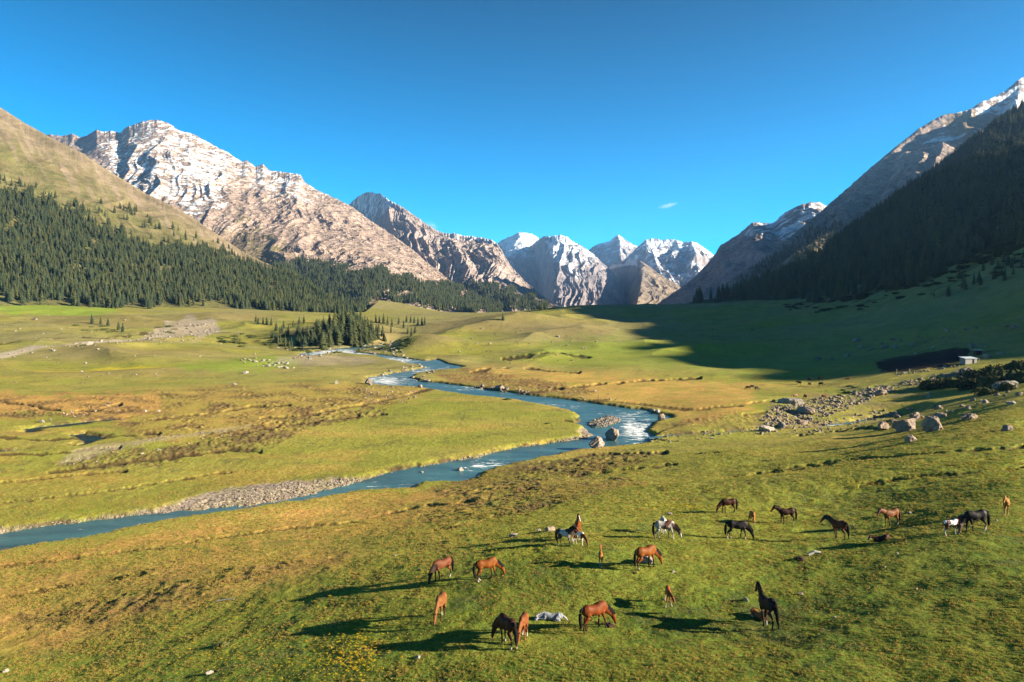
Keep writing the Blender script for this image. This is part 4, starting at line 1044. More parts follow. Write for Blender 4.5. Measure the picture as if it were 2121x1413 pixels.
def tuft(seed, n, mat, spread=.5, lean=.45):
    r = random.Random(seed); v = []; f = []
    for i in range(n):
        a = r.uniform(0, 6.28); d = spread * r.random() ** .6; x, y = d * cos(a), d * sin(a); h = r.uniform(.5, 1.0); b2 = r.uniform(0, 6.28); wd = .05
        le = r.uniform(.1, lean); c = r.uniform(0, 6.28); i0 = len(v)
        v += [(x - wd * cos(b2), y - wd * sin(b2), -.05), (x + wd * cos(b2), y + wd * sin(b2), -.05), (x + .5 * le * cos(c) + wd * .7 * cos(b2), y + .5 * le * sin(c) + wd * .7 * sin(b2), h * .6), (x + le * cos(c), y + le * sin(c), h)]
        f += [(i0, i0+1, i0+2), (i0, i0+2, i0+3)]
    return bpy.data.objects.new('tuft_source', np_mesh('grass_tuft', np.array(v), np.array(f), [mat], False))
TU = [tuft(1, 22, M_blade), tuft(2, 18, M_blade), tuft(3, 20, M_dry)]
TD = [tuft(4, 22, M_dry), tuft(5, 20, M_dry), tuft(6, 18, M_blade)]
def scatter_plane(n, ymin, ymax, power=1.0):
    a = RNG.uniform(math.log(ymin), math.log(ymax), n) if power == 1.0 else RNG.uniform(ymin, ymax, n)
    y = np.exp(a) if power == 1.0 else a
    u = RNG.uniform(-1.15, 1.15, n); return u * y, y
def on_water(x, y):
    u = x / y; fu = np.interp(u, UU, np.arange(len(UU))).astype(int); fv = np.interp(np.log(y), VV, np.arange(len(VV))).astype(int)
    return SD[fv, fu], A_stone[fv, fu], fv, fu
nG = 205000 if FULL else 40000
x, y = scatter_plane(nG, 22, 125)
sd, stn, iv, iu = on_water(x, y)
clump = .6 * fbm(x / 2.2, y / 2.2, 3, 330) + .5 * fbm(x / 11, y / 11, 2, 331)
ok = (sd > .6) & (stn < .3) & (RNG.random(len(x)) < np.clip(.7 + .9 * clump, .15, 1))
x, y, clump, iv, iu = x[ok], y[ok], clump[ok], iv[ok], iu[ok]
drier = (A_goldb + A_goldc + A_heath)[iv, iu] + .9 * fbm(x / 18, y / 18, 3, 335) + .02 * (-x - 4) > .08
s = RNG.uniform(.08, .16, len(x)) * np.clip(y / 45, .85, 1.8) * (1 + .8 * np.clip(clump, -.4, .8))
P = np.stack([x, y, ground_z(x, y)], -1)
R3 = np.stack([RNG.normal(0, .12, len(x)), RNG.normal(0, .12, len(x)), RNG.uniform(0, 6.28, len(x))], -1)
S3 = np.stack([s * 1.25, s * 1.25, s * .5], -1)
instancer('grass', 'green tufts of short grass over the near pasture', P[~drier], S3[~drier], R3[~drier], TU, 'grass')
instancer('dry_grass', 'straw coloured grass tufts towards the river bank', P[drier], S3[drier], R3[drier], TD, 'grass')
def flower_src():
    v = []; f = []
    r = random.Random(9)
    for i in range(7):
        x, y, h = r.uniform(-.5, .5), r.uniform(-.5, .5), r.uniform(.6, 1.0); i0 = len(v); v.append((x, y, h))
        for k in range(6): v.append((x + .17 * cos(k * 1.047), y + .17 * sin(k * 1.047), h + .05))
        for k in range(6): f.append((i0, i0+1+k, i0+1+(k+1) % 6))
    return bpy.data.objects.new('flower_source', np_mesh('yellow_blossom', np.array(v), np.array(f), [M_petal], False))
fl = []
for cx, cy, sx, sy, n in ((740,1352,30,26,190),(700,1385,60,20,70),(560,1370,110,25,50),(640,1300,80,40,50),(1080,1145,40,12,35),(480,1330,60,25,16),(1000,1180,90,25,25),(2060,990,70,14,70),(1790,1008,50,8,25),(1420,1052,70,5,60),(1620,1060,40,5,25),(330,1390,120,18,12),(2090,965,60,12,40),(720,1250,120,50,30)):
    for _ in range(n):
        a, b_ = RNG.normal(cx, sx), RNG.normal(cy, sy)
        if b_ > 1420: continue
        gx, gy, gz_ = ground_at(a, b_); fl.append((gx, gy, gz_))
fl = np.array(fl); s = RNG.uniform(.09, .16, len(fl)) * np.clip(fl[:, 1] / 40, .8, 2)
instancer('wild_flowers', 'patches of small yellow wild flowers in the near grass', fl, np.stack([s, s, s], -1), np.stack([0*s, 0*s, RNG.uniform(0, 6.28, len(s))], -1), [flower_src()], 'flowers')
print('plants done')
# ------------------------------------------------------------------ rocks
M_stone = rand_material('weathered_stone', [(.20,.16,.125), (.27,.215,.165), (.15,.125,.105), (.23,.17,.125)], .92, .1, 2.0, val=(.7, 1.2))
M_pale = rand_material('pale_stone', [(.27,.24,.205), (.22,.195,.165)], .9, .1, 2.0, val=(.75, 1.15))
M_pink = rand_material('pinkish_granite', [(.25,.185,.145), (.21,.165,.13)], .9, .1, 1.2, val=(.72, 1.2))
M_wetst = rand_material('river_stone', [(.15,.12,.10), (.22,.18,.15)], .5, .3, 2.0)
def rock_mesh(seed, sx, sy, sz, cuts=9, sub=3, mat=M_stone, rough=.10, sunk=.25):
    r = random.Random(seed); bm = bmesh.new(); bmesh.ops.create_icosphere(bm, subdivisions=sub, radius=1)
    v = np.array([q.co[:] for q in bm.verts]); f = np.array([[q.index for q in p.verts] for p in bm.faces]); bm.free()
    for _ in range(cuts):
        n = np.array([r.gauss(0, 1), r.gauss(0, 1), r.gauss(.1, .8)]); n /= np.linalg.norm(n); d = r.uniform(.52, .85)
        h = v @ n; m = h > d; v[m] -= (h[m] - d)[:, None] * n
    k = 1 + rough * perlin(v[:, 0] * 2.3 + seed, v[:, 1] * 2.3 + v[:, 2] * 1.9, seed) + rough * .5 * perlin(v[:, 0] * 6 + seed, v[:, 1] * 6 + v[:, 2] * 5, seed + 1)
    v = v * k[:, None] * np.array([sx, sy, sz]) * .62
    v[:, 2] += sz * .62 * (1 - 2 * sunk)
    return np_mesh('rock', v, f, [mat], False)
RK = [rock_mesh(i + 20, 1, r_, z_, 8 + i % 4, 3 if i < 4 else 2, M_stone) for i, (r_, z_) in enumerate(((.8,.6),(.9,.7),(.7,.5),(1,.8),(.85,.55),(.75,.65)))]
RKP = [rock_mesh(i + 40, 1, r_, z_, 9, 2, M_pale) for i, (r_, z_) in enumerate(((.8,.5),(.7,.4),(.9,.6)))]
RKW = [rock_mesh(i + 50, 1, r_, z_, 8, 2, M_wetst) for i, (r_, z_) in enumerate(((.8,.5),(.7,.55)))]
ROCKS = []      # (apparent width, x, y, z, size, mesh list, label, group)
def put_rock(me, x, y, z, sz, label, group=None, cat='rock', name='rock', rz=None, tilt=.12):
    o = link(bpy.data.objects.new(name, me)); o.location = (x, y, z); o.scale = (sz,) * 3 if np.isscalar(sz) else sz
    o.rotation_euler = (RNG.uniform(-tilt, tilt), RNG.uniform(-tilt, tilt), RNG.uniform(0, 6.28) if rz is None else rz)
    return tag(o, label, cat, group)
# boulders one can point to: px, py of the foot, width px, (depth, height ratio), material, label
NAMED = [
 (1237,928,30,(1.0,.80),M_wetst,'dark rounded boulder standing in the river, left of the twin pair',1.5), (1270,922,34,(.85,.95),M_pink,'pale upright boulder standing in the river, right of the twin pair',2.2),
 (1937,893,38,(.9,.95),M_pink,'big squared pink granite boulder on the right bank slope',.4), (1880,893,62,(.6,.58),M_pink,'big wedge shaped granite boulder left of the squared one',.2),
 (1834,891,30,(.7,.65),M_pink,'smaller broken granite boulder left of the wedge shaped one',.8), (1890,915,27,(.8,.65),M_pink,'domed boulder alone on the turf below the two big granite boulders',0),
 (1590,895,42,(.6,.42),M_pale,'low pale boulder at the lower edge of the stony stream',.2), (2012,870,46,(.5,.4),M_stone,'long flat grey boulder on the upper right turf',.4), (2090,893,24,(.7,.6),M_stone,'grey boulder in shade near the right picture edge',.3),
 (2095,807,52,(.5,.42),M_pale,'flat pale slab below the dark juniper thicket',0), (2006,776,34,(.7,.6),M_pink,'rounded pale boulder between the stone shed and the thicket',0), (1980,778,18,(.7,.5),M_wetst,'dark flat boulder left of the rounded pale one',0),
 (1672,858,46,(.6,.45),M_pink,'large reddish slab in the middle of the stone rubble',0), (1640,838,54,(.55,.32),M_pale,'big pale slab on which the tan cow stands',0), (1830,820,34,(.6,.5),M_pink,'blocky boulder at the right of the stone rubble',0),
 (1622,888,24,(.7,.6),M_stone,'boulder right of the low pale one by the stream',0), (1664,880,22,(.7,.6),M_pink,'pinkish boulder by the thin stream',0), (1900,869,26,(.6,.7),M_pink,'pair of leaning pink rocks on the turf under the thicket',0),
 (1860,862,30,(.6,.45),M_stone,'grey boulder in the shade left of the leaning rocks',0), (1952,865,28,(.6,.45),M_pink,'pinkish rock right of the leaning rocks',0), (2098,838,26,(.6,.35),M_pale,'low pale rock above the long turf edge at right',0),
 (1372,871,20,(.9,.8),M_pink,'round pink boulder on the right bank of the river bend',0), (1363,857,13,(.8,.7),M_pale,'pale rock on the bank just above the bend',0), (1352,854,11,(.8,.7),M_pale,'small pale rock left of the one above the bend',0),
 (952,986,17,(.8,.7),M_wetst,'brown boulder in the river near the heathy bank',0), (874,990,9,(.8,.7),M_wetst,'small brown rock in the river left of the brown boulder',0), (968,983,7,(.8,.5),M_wetst,'tiny rock just right of the brown river boulder',0),
 (1337,1168,30,(.8,.65),M_pale,'white boulder on the grass behind the grazing bay horse',0), (1064,1113,20,(.7,.5),M_pale,'angular pale rock left of the paint horse',0), (1142,1101,26,(.7,.5),M_stone,'long grey flat rock behind the paint horse',.5), (1116,1100,12,(.6,.4),M_pale,'little pale rock left of the long grey one',0),
 (1395,1187,9,(.8,.6),M_pale,'small white stone above the chestnut foal',0), (1388,1067,11,(.8,.6),M_pale,'white stone behind the white paint horse',0), (865,1365,14,(.7,.5),M_pale,'white stone at the bottom left of the herd',0), (431,1398,16,(.6,.5),M_pale,'tilted white stone near the bottom edge at left',.5),
 (8,1394,14,(.8,.5),M_pale,'pale stone in the bottom left corner',0), (1546,1247,12,(.8,.9),M_pale,'upright grey stone left of the black mare and foal',0), (1660,1233,12,(.8,.5),M_pink,'orange pink stone right of the black mare',0),
 (1886,1064,11,(.8,.4),M_pale,'white stone right of the brown horse with raised head',0), (2065,1080,7,(.8,.5),M_pale,'small white stone near the palomino yearling',0), (1768,1089,6,(.8,.6),M_pale,'small white stone right of the brown horse seen from behind',0), (1859,1148,7,(.8,.5),M_pale,'small white stone below the resting foal',0),
 (1900,1222,8,(.8,.5),M_pink,'small pinkish stone in the lower right grass',0), (1834,1176,6,(.8,.5),M_pale,'tiny pale stone in the grass right of the white branch',0), (818,1152,5,(.8,.6),M_pale,'tiny white stone on the golden bank slope',0), (870,1181,6,(.8,.6),M_pale,'tiny white stone above the roan horse',0),
 (1476,1305,6,(.8,.5),M_pale,'tiny pale stone in the grass left of the black mare',0), (1419,1391,5,(.8,.5),M_pale,'tiny white stone at the bottom of the picture',0), (1730,1281,8,(.8,.5),M_stone,'small brown stone at the right of the black mare',0),
 (183,715,14,(.8,.8),M_pale,'pointed white boulder beside the gravel road',0), (207,708,11,(.8,.5),M_pale,'low pale rock right of the pointed white boulder',0), (72,663,9,(.8,.7),M_stone,'small boulder on the left knoll',0), (176,755,7,(.8,.9),M_pale,'white rock above the yellow flower streak',0), (109,728,9,(.8,.5),M_pale,'pale rock under the gravel road at left',0),
 (85,876,14,(.8,.5),M_pale,'pale rock on the far side of the dark pond',0), (300,853,7,(.8,.7),M_pale,'pale rock at right above the dark pond',0), (327,853,9,(.8,.5),M_pale,'second pale rock at right above the dark pond',0), (485,798,9,(.8,.6),M_pale,'pale rock on the grass left of the river braids',0), (506,774,13,(.8,.6),M_pale,'white rock on the green flat left of the braids',0),
 (762,796,18,(.9,.75),M_pink,'big rounded boulder at the left corner of the river rapids',0), (696,795,9,(.8,.9),M_pale,'tilted pale rock left of the rapids boulder',0), (870,803,13,(.8,.6),M_pink,'pinkish boulder on the near bank of the rapids',0), (1036,809,22,(.8,.6),M_pink,'pink boulder pile on the far bank, right of the rapids',0), (985,806,14,(.8,.7),M_wetst,'dark boulder at the water on the far bank',0),
 (1757,739,16,(.7,.45),M_stone,'grey flat rock in the shade right of centre',0), (1835,722,20,(.6,.5),M_stone,'grey slab in the shade above the dark dung yard',0), (1899,735,13,(.7,.5),M_stone,'grey rock on the upper edge of the dung yard',0), (2048,742,24,(.6,.5),M_stone,'grey boulder right of the stone shed, in shade',0), (2075,735,13,(.8,.6),M_stone,'smaller grey boulder farther right of the shed',0),
 (2106,681,26,(.6,.45),M_stone,'long grey boulder near the right edge, high on the shaded slope',0), (1978,645,16,(.7,.45),M_pink,'reddish boulder high on the shaded slope',0), (1560,684,9,(.7,.5),M_stone,'grey rock in shade left of the others',0),
 (1155,699,8,(.8,.6),M_pale,'pale rock on the sunlit rounded knoll',0), (1740,835,12,(.7,.6),M_pale,'pale rock at the top of the stone rubble',0)]
for i, (px, py, wp, (dr, hr), mt, lb, rz) in enumerate(NAMED):
    x, y, z = ground_at(px, py)
    if mt is M_wetst or i < 2: z = max(z, float(W(y)) - .15 if y < 300 and px < 1400 else z)
    me = rock_mesh(100 + i, 1, dr, hr, 10, 4 if wp > 25 else 3, mt, .16, .24 if i > 1 else .12)
    wm = .9 * wp * y / FPX
    put_rock(me, x, y + wm * .3, z - .02 * wm, wm, lb, None, 'boulder' if wp > 14 else 'stone', 'boulder' if wp > 14 else 'stone', rz if rz else None, .05)
# rocks strewn over an area: polygon, count, width range px, meshes, label
STREWN = [
 ([(1575,872),(1600,842),(1650,832),(1740,822),(1830,795),(1850,805),(1780,840),(1720,862),(1650,880),(1590,885)], 620, (3, 9), RK, 'stone in the wide rubble of the dry stream bed'),
 ([(1780,820),(1850,795),(1920,780),(2000,768),(2010,778),(1940,792),(1880,800),(1820,822)], 170, (3, 8), RK, 'stone in the upper rubble below the stone shed'),
 ([(1560,888),(1640,878),(1740,862),(1830,850),(1850,862),(1760,888),(1640,902),(1560,900)], 170, (3, 8), RK, 'stone beside the thin side stream'),
 ([(1330,915),(1400,900),(1500,893),(1560,886),(1560,900),(1450,912),(1360,920)], 70, (3, 8), RK, 'pebble on the bank where the side stream meets the river'),
 ([(1850,775),(1900,765),(1960,757),(2000,752),(2000,756),(1960,764),(1890,775),(1860,780)], 60, (3, 8), RKP, 'pale stone along the lower rim of the dung yard'),
 ([(1810,870),(1880,850),(1990,836),(2080,815),(2121,806),(2121,820),(2000,850),(1900,872),(1820,884)], 34, (6, 16), RK, 'grey rock strewn on the turf between thicket and slope'),
 ([(1650,740),(1800,700),(2000,680),(2121,640),(2121,700),(2000,730),(1850,725),(1700,750)], 46, (5, 14), RK, 'grey rock lying in the mountain shade at right'),
 ([(400,1050),(480,1020),(600,1000),(700,992),(770,990),(700,1015),(600,1038),(500,1052)], 330, (2.5, 6), RK, 'pebble on the wide gravel beach of the river'),
 ([(0,1092),(200,1074),(420,1040),(400,1058),(200,1080),(0,1108)], 120, (2, 5), RK, 'pebble on the narrow lower gravel beach'),
 ([(770,988),(860,970),(960,950),(1060,930),(1160,914),(1215,902),(1220,908),(1150,918),(1050,934),(960,956),(870,972),(780,990)], 150, (2.5, 6), RK, 'stone along the far river bank'),
 ([(1215,880),(1240,864),(1280,860),(1290,872),(1250,886)], 150, (3, 7), RK, 'stone of the gravel bar inside the river bend'),
 ([(760,798),(800,770),(850,755),(900,748),(930,756),(880,780),(900,800),(820,804)], 150, (3, 9), RKP, 'pale stone in the river rapids'),
 ([(600,745),(660,724),(740,716),(815,708),(830,720),(860,745),(760,735),(700,733),(640,745)], 190, (2.5, 7), RKP, 'pale stone in the upper river braids'),
 ([(970,806),(1030,798),(1100,812),(1080,820),(1000,814)], 34, (4, 10), RK, 'rock piled on the far bank right of the rapids'),
 ([(290,706),(350,676),(440,668),(470,690),(430,704),(340,712)], 120, (2.5, 7), RKP, 'pale rubble around the gravel clearing'),
 ([(480,745),(530,742),(600,755),(615,765),(560,762),(500,752)], 34, (4, 10), RKP, 'pinkish rock in the rubble left of the river braids'),
 ([(700,815),(790,800),(870,812),(850,835),(780,835),(720,830)], 100, (2, 5), RKP, 'small pale stone on the flat below the rapids'),
 ([(0,735),(100,715),(340,690),(350,702),(200,716),(0,745)], 70, (2, 6), RKP, 'small stone along the gravel road'),
 ([(0,640),(700,660),(560,740),(300,800),(0,800)], 70, (2.5, 6), RKP, 'small pale rock scattered over the left knolls'),
 ([(950,680),(1250,680),(1300,740),(1000,760),(920,730)], 60, (2.5, 6), RKP, 'small pale rock scattered over the sunlit middle knolls'),
 ([(60,870),(250,830),(260,850),(150,872)], 26, (3, 7), RKP, 'pale stone beside the dark pond'),
 ([(120,960),(200,928),(340,905),(500,880),(520,895),(300,940),(150,970)], 60, (2.5, 6), RKP, 'stone along the old gravel channel at left'),
 ([(560,700),(640,690),(800,700),(800,720),(640,730),(570,725)], 24, (4, 9), RKP, 'pale rock under the trees of the riverside copse'),
 ([(1100,800),(1240,810),(1340,838),(1300,842),(1180,826)], 22, (3, 7), RK, 'dark rock along the outer bank of the river bend'),
 ([(1000,1000),(2000,940),(2121,1010),(1900,1180),(1200,1250),(900,1150)], 34, (2, 5), RKP, 'small white stone lying in the near pasture')]
cand = []
for poly, n, (a_, b_), ml, lb in STREWN:
    if not FULL: n = n // 3
    for px, py in floor_scatter(poly, n):
        x, y, z = ground_at(px, py); wp = a_ + (b_ - a_) * RNG.random() ** 2.2
        cand.append((wp, x, y, z, wp * y / FPX, ml, lb))
cand.sort(key=lambda c: -c[0])
NIND = 215
for wp, x, y, z, s, ml, lb in cand[:NIND]:
    put_rock(ml[int(RNG.integers(len(ml)))], x, y, z - .04 * s, s, lb, lb.replace('stone', 'stones', 1).replace('rock ', 'rocks ', 1), 'stone', 'stone', None, .25)
rc = cand[NIND:]
# the finest pebbles, uncountable
extra = []
for k in ((7, 900), (8, 250), (10, 500), (11, 0), (9, 260), (0, 700)):
    poly, _, (a_, b_), ml, lb = STREWN[k[0]]
    for px, py in floor_scatter(poly, k[1] if FULL else k[1] // 3):
        x, y, z = ground_at(px, py); wp = RNG.uniform(1.4, 3.4); extra.append((wp, x, y, z, wp * y / FPX, ml, lb))
rc = rc + extra
q = np.array([(c[1], c[2], c[3] - .04 * c[4], c[4]) for c in rc])
rt = np.stack([RNG.normal(0, .25, len(q)), RNG.normal(0, .25, len(q)), RNG.uniform(0, 6.28, len(q))], -1)
sc = np.stack([q[:, 3]] * 3, -1) * RNG.uniform(.8, 1.2, (len(q), 3))
instancer('gravel', 'loose pebbles and small stones on the river banks and stream beds', q[:, :3], sc, rt, [bpy.data.objects.new('stone_source', m_) for m_ in (RK[4], RK[5], RKP[0], RKP[1])], 'gravel')

# ------------------------------------------------------------------ pale sticks, posts, sheds
M_wood = rand_material('weathered_wood', [(.40,.37,.32), (.34,.30,.26)], .9, .1, 6)
def tube_mesh(name, pts, radii, mat, seg=8, caps=True):
    pts = np.array(pts, float); v = []; f = []
    for i, p in enumerate(pts):
        d = pts[min(i+1, len(pts)-1)] - pts[max(i-1, 0)]; d /= np.linalg.norm(d)
        a = np.cross(d, [0, 0, 1.0]); a = a / np.linalg.norm(a) if np.linalg.norm(a) > .05 else np.array([1.0, 0, 0]); b = np.cross(a, d)
        for k in range(seg): v.append(p + radii[i] * (a * cos(k * 2 * pi / seg) + b * sin(k * 2 * pi / seg)))
    for i in range(len(pts) - 1):
        for k in range(seg): f.append((i*seg+k, i*seg+(k+1) % seg, (i+1)*seg+(k+1) % seg, (i+1)*seg+k))
    if caps:
        v += [pts[0], pts[-1]]; n = len(v)
        for k in range(seg): f.append(((k+1) % seg, k, n-2, n-2)); f.append(((len(pts)-1)*seg+k, (len(pts)-1)*seg+(k+1) % seg, n-1, n-1))
        me = bpy.data.meshes.new(name); me.from_pydata([tuple(q) for q in v], [], [tuple(dict.fromkeys(q)) for q in f]); me.materials.append(mat); me.update(); return me
    return np_mesh(name, np.array(v), np.array(f), [mat], True)
def stick(pxa, pya, pxb, pyb, r_, label):
    a = np.array(ground_at(pxa, pya)); b = np.array(ground_at(pxb, pyb)); a[2] += r_; b[2] += r_ * 1.2
    m_ = (a + b) / 2 + [.02, .05, r_]; c = a.copy()
    o = link(bpy.data.objects.new('branch', tube_mesh('branch', [a - c, m_ - c, b - c], [r_, r_ * .95, r_ * .6], M_wood))); o.location = c
    tag(o, label, 'branch')
stick(1674,1153,1700,1149,.12, 'thick bleached branch lying in the grass above the black mare')
stick(448,1247,485,1243,.045, 'thin bleached pole lying in the grass at lower left')
for px, py, h, lb in ((1857,776,1.9,'weathered wooden post at the left end of the dung yard'),(1986,768,1.6,'weathered wooden post in front of the rounded pale boulder'),(1884,770,1.0,'short weathered stake on the rim of the dung yard')):
    x, y, z = ground_at(px, py)
    o = link(bpy.data.objects.new('fence_post', tube_mesh('post', [(0, 0, -.2), (.03, 0, h * .5), (.02, .02, h)], [.09, .08, .07], M_wood))); o.location = (x, y, z)
    tag(o, lb, 'post')
def box_mesh(name, boxes, mat):
    v = []; f = []
    for lo, hi in boxes:
        i0 = len(v)
        v += [(x, y, z) for z in (lo[2], hi[2]) for y in (lo[1], hi[1]) for x in (lo[0], hi[0])]
        f += [tuple(i0 + k for k in q) for q in ((0,2,3,1),(4,5,7,6),(0,1,5,4),(2,6,7,3),(0,4,6,2),(1,3,7,5))]
    return np_mesh(name, np.array(v), np.array(f), [mat], False)
def brick_mat(name, c1, c2, sc):
    m, nt, b = new_mat(name); br = nt.nodes.new('ShaderNodeTexBrick'); br.inputs['Scale'].default_value = sc
    br.inputs['Color1'].default_value = (*c1, 1); br.inputs['Color2'].default_value = (*c2, 1); br.inputs['Mortar'].default_value = (.12, .11, .10, 1)
    tc = nt.nodes.new('ShaderNodeTexCoord'); mp = nt.nodes.new('ShaderNodeMapping'); mp.inputs['Rotation'].default_value = (pi / 2, 0, 0)
    nt.links.new(tc.outputs['Object'], mp.inputs['Vector']); nt.links.new(mp.outputs[0], br.inputs['Vector']); nt.links.new(br.outputs['Color'], b.inputs['Base Color']); return m
M_wall = brick_mat('stacked_stone', (.34,.33,.32), (.24,.23,.22), 2.2)
M_tin = rand_material('tin_roof', [(.62,.66,.70), (.62,.66,.70)], .45, .4, 3)
M_redw = rand_material('red_brown_boards', [(.07,.02,.015), (.07,.02,.015)], .85, .1, 3)
M_doorway_shade = rand_material('painted_doorway_shade', [(.02,.02,.02), (.02,.02,.02)], .95, .02, 3)  # near-black colour painting the unlit inside of the doorways
x, y, z = ground_at(2010, 754); s = y / 230
sh = link(bpy.data.objects.new('shed', None)); sh.location = (x, y + 1.2, z - .1); sh.rotation_euler = (0, 0, radians(8)); sh.scale = (s * .88,) * 3
tag(sh, 'small grey stone shed with a pale tin roof beside the dark dung yard', 'shed')
wl_ = [((-2.5,-1.4,0),(-2.2,1.4,2.1)), ((2.2,-1.4,0),(2.5,1.4,2.1)), ((-2.2,-1.4,0),(.5,-1.15,2.1)), ((1.35,-1.4,0),(2.2,-1.15,2.1)), ((.5,-1.4,1.75),(1.35,-1.15,2.1)), ((-2.2,1.15,0),(2.2,1.4,2.45))]
link(bpy.data.objects.new('wall', box_mesh('shed_wall', wl_, M_wall)), sh)
link(bpy.data.objects.new('doorway_shade', box_mesh('shed_door', [((.52,-1.34,0),(1.33,-1.26,1.73))], M_doorway_shade)), sh)
rv = []; rf = []
for i in range(41):
    xx = -2.8 + 5.6 * i / 40; zz = .03 * (i % 2)
    for yy, z0 in ((-1.75, 2.12), (1.7, 2.62)): rv += [(xx, yy, z0 + zz), (xx, yy, z0 + zz + .05)]
for i in range(40):
    a = i * 4; b = a + 4
    rf += [(a, b, b+2, a+2), (a+1, a+3, b+3, b+1), (a, a+1, b+1, b), (a+2, b+2, b+3, a+3)]
link(bpy.data.objects.new('roof', np_mesh('shed_roof', np.array(rv), np.array(rf), [M_tin], False)), sh)
for sx in (-2.55, 2.9):
    link(bpy.data.objects.new('post', tube_mesh('shed_post', [(sx, -1.6, -.2), (sx + (.5 if sx > 0 else 0), -1.6, 2.1)][::1 if sx < 0 else -1], [.07, .07], M_wood, caps=False)), sh)
x, y, z = ground_at(2025, 735); s = y / 250
sh = link(bpy.data.objects.new('hut', None)); sh.location = (x, y, z - .15); sh.rotation_euler = (0, 0, radians(-12)); sh.scale = (s,) * 3
tag(sh, 'tiny dark red brown hut with a flat roof just above the stone shed', 'hut')
link(bpy.data.objects.new('wall', box_mesh('hut_wall', [((-1.1,-.9,0),(1.1,-.8,1.7)), ((-1.1,.8,0),(1.1,.9,1.9)), ((-1.1,-.8,0),(-1.0,.8,1.75)), ((1.0,-.8,0),(1.1,.8,1.75))], M_redw)), sh)
link(bpy.data.objects.new('roof', box_mesh('hut_roof', [((-1.25,-1.05,1.78),(1.25,1.05,1.9))], M_tin)), sh)
link(bpy.data.objects.new('doorway_shade', box_mesh('hut_door', [((-.3,-.94,0),(.35,-.903,1.4))], M_doorway_shade)), sh)
# leaning pale slab like a little tent
x, y, z = ground_at(1922, 823); s = y / 180
v = np.array([(-.9,0,0),(.3,-.5,0),(.9,.2,0),(-.1,.5,0),(.35,-.15,2.0),(.55,.05,2.0),(.3,.15,1.9)]) * .8
f = [(0,1,4),(1,2,5),(1,5,4),(2,3,6),(2,6,5),(3,0,4),(3,4,6),(4,5,6)]
me = np_mesh('leaning_slab', v, np.array(f), [M_pale], False)
o = put_rock(me, x, y, z - .05, s, 'pointed pale slab leaning at the left tip of the dark thicket', None, 'stone', 'stone', 0, 0)
# dark droppings and soil heaps in the pasture
M_dung = rand_material('dark_dung', [(.05,.03,.022), (.07,.045,.03)], .95, .05, 6)
DG = [rock_mesh(300 + i, 1, .8, .2, 3, 3, M_dung, .45, .35) for i in range(3)]
for px, py, wp, lb in ((1262,1296,22,'heap of dark dung in front of the nearest bay horse'), (1314,1187,9,'small dark dropping behind the upper bay horse'), (1268,1122,10,'brown dropping right of the pinto foal'), (1660,1158,20,'flat brown dung patch left of the bleached branch'), (1238,1291,9,'small dung heap under the nearest bay horse'), (1700,1305,10,'dark dropping right of the black mare')):
    x, y, z = ground_at(px, py); put_rock(DG[int(RNG.integers(3))], x, y, z, wp * y / FPX, lb, None, 'dung', 'dung_heap', None, .03)
# two small clouds beyond the mountains
M_cloud = bpy.data.materials.new('cloud_vapour'); M_cloud.use_nodes = True; nt = M_cloud.node_tree; nt.nodes.remove(nt.nodes['Principled BSDF'])
pv = nt.nodes.new('ShaderNodeVolumePrincipled'); pv.inputs['Color'].default_value = (1, 1, 1, 1)
tc = nt.nodes.new('ShaderNodeTexCoord')
ln = nt.nodes.new('ShaderNodeVectorMath'); ln.operation = 'LENGTH'; nt.links.new(tc.outputs['Object'], ln.inputs[0])
fall = maprange(nt, ln.outputs['Value'], .25, 1.0, 1, 0)
nz_ = maprange(nt, noise_node(nt, tc.outputs['Object'], 2.2, 5, .6), .40, .62, 0, 1)
nt.links.new(math_node(nt, 'MULTIPLY', math_node(nt, 'MULTIPLY', fall, nz_), .0035), pv.inputs['Density']); nt.links.new(pv.outputs[0], nt.nodes['Material Output'].inputs['Volume'])
for px, py, D, sx, sz, rot, lb in ((1383,426,20000,330,75,-.22,'thin wisp of white cloud alone in the blue sky'), (893,468,16000,190,110,.35,'small white cloud puff behind the dark faced mountain')):
    bm = bmesh.new(); bmesh.ops.create_icosphere(bm, subdivisions=3, radius=1); me = bpy.data.meshes.new('cloud'); bm.to_mesh(me); bm.free(); me.materials.append(M_cloud)
    o = link(bpy.data.objects.new('cloud', me)); o.location = P3(px, py, D); o.scale = (sx, sx * .6, sz); o.rotation_euler = (0, rot, 0); tag(o, lb, 'cloud')
print('rocks done')
# ------------------------------------------------------------------ horses and cattle
def coat_material():
    m, nt, b = new_mat('animal_coat'); b.inputs['Roughness'].default_value = .6; b.inputs['Specular IOR Level'].default_value = .12
    at = nt.nodes.new('ShaderNodeAttribute'); at.attribute_name = 'Tint'
    tc = nt.nodes.new('ShaderNodeTexCoord')
    f = maprange(nt, noise_node(nt, tc.outputs['Object'], 5, 4, .6), .3, .7, .85, 1.15)
    nt.links.new(scale_color(nt, at.outputs['Color'], f), b.inputs['Base Color'])
    bump(nt, b, noise_node(nt, tc.outputs['Object'], 30, 3, .6), .25, .01)
    return m
M_coat = coat_material()
M_hair = {}
def hair_mat(c):
    k = tuple(round(q, 3) for q in c)
    if k not in M_hair: M_hair[k] = rand_material('horse_hair', [k, k], .9, .05, 12, val=(.6, 1.4))
    return M_hair[k]
M_eye = rand_material('dark_eye', [(.01, .008, .006)] * 2, .15, .5, 3)

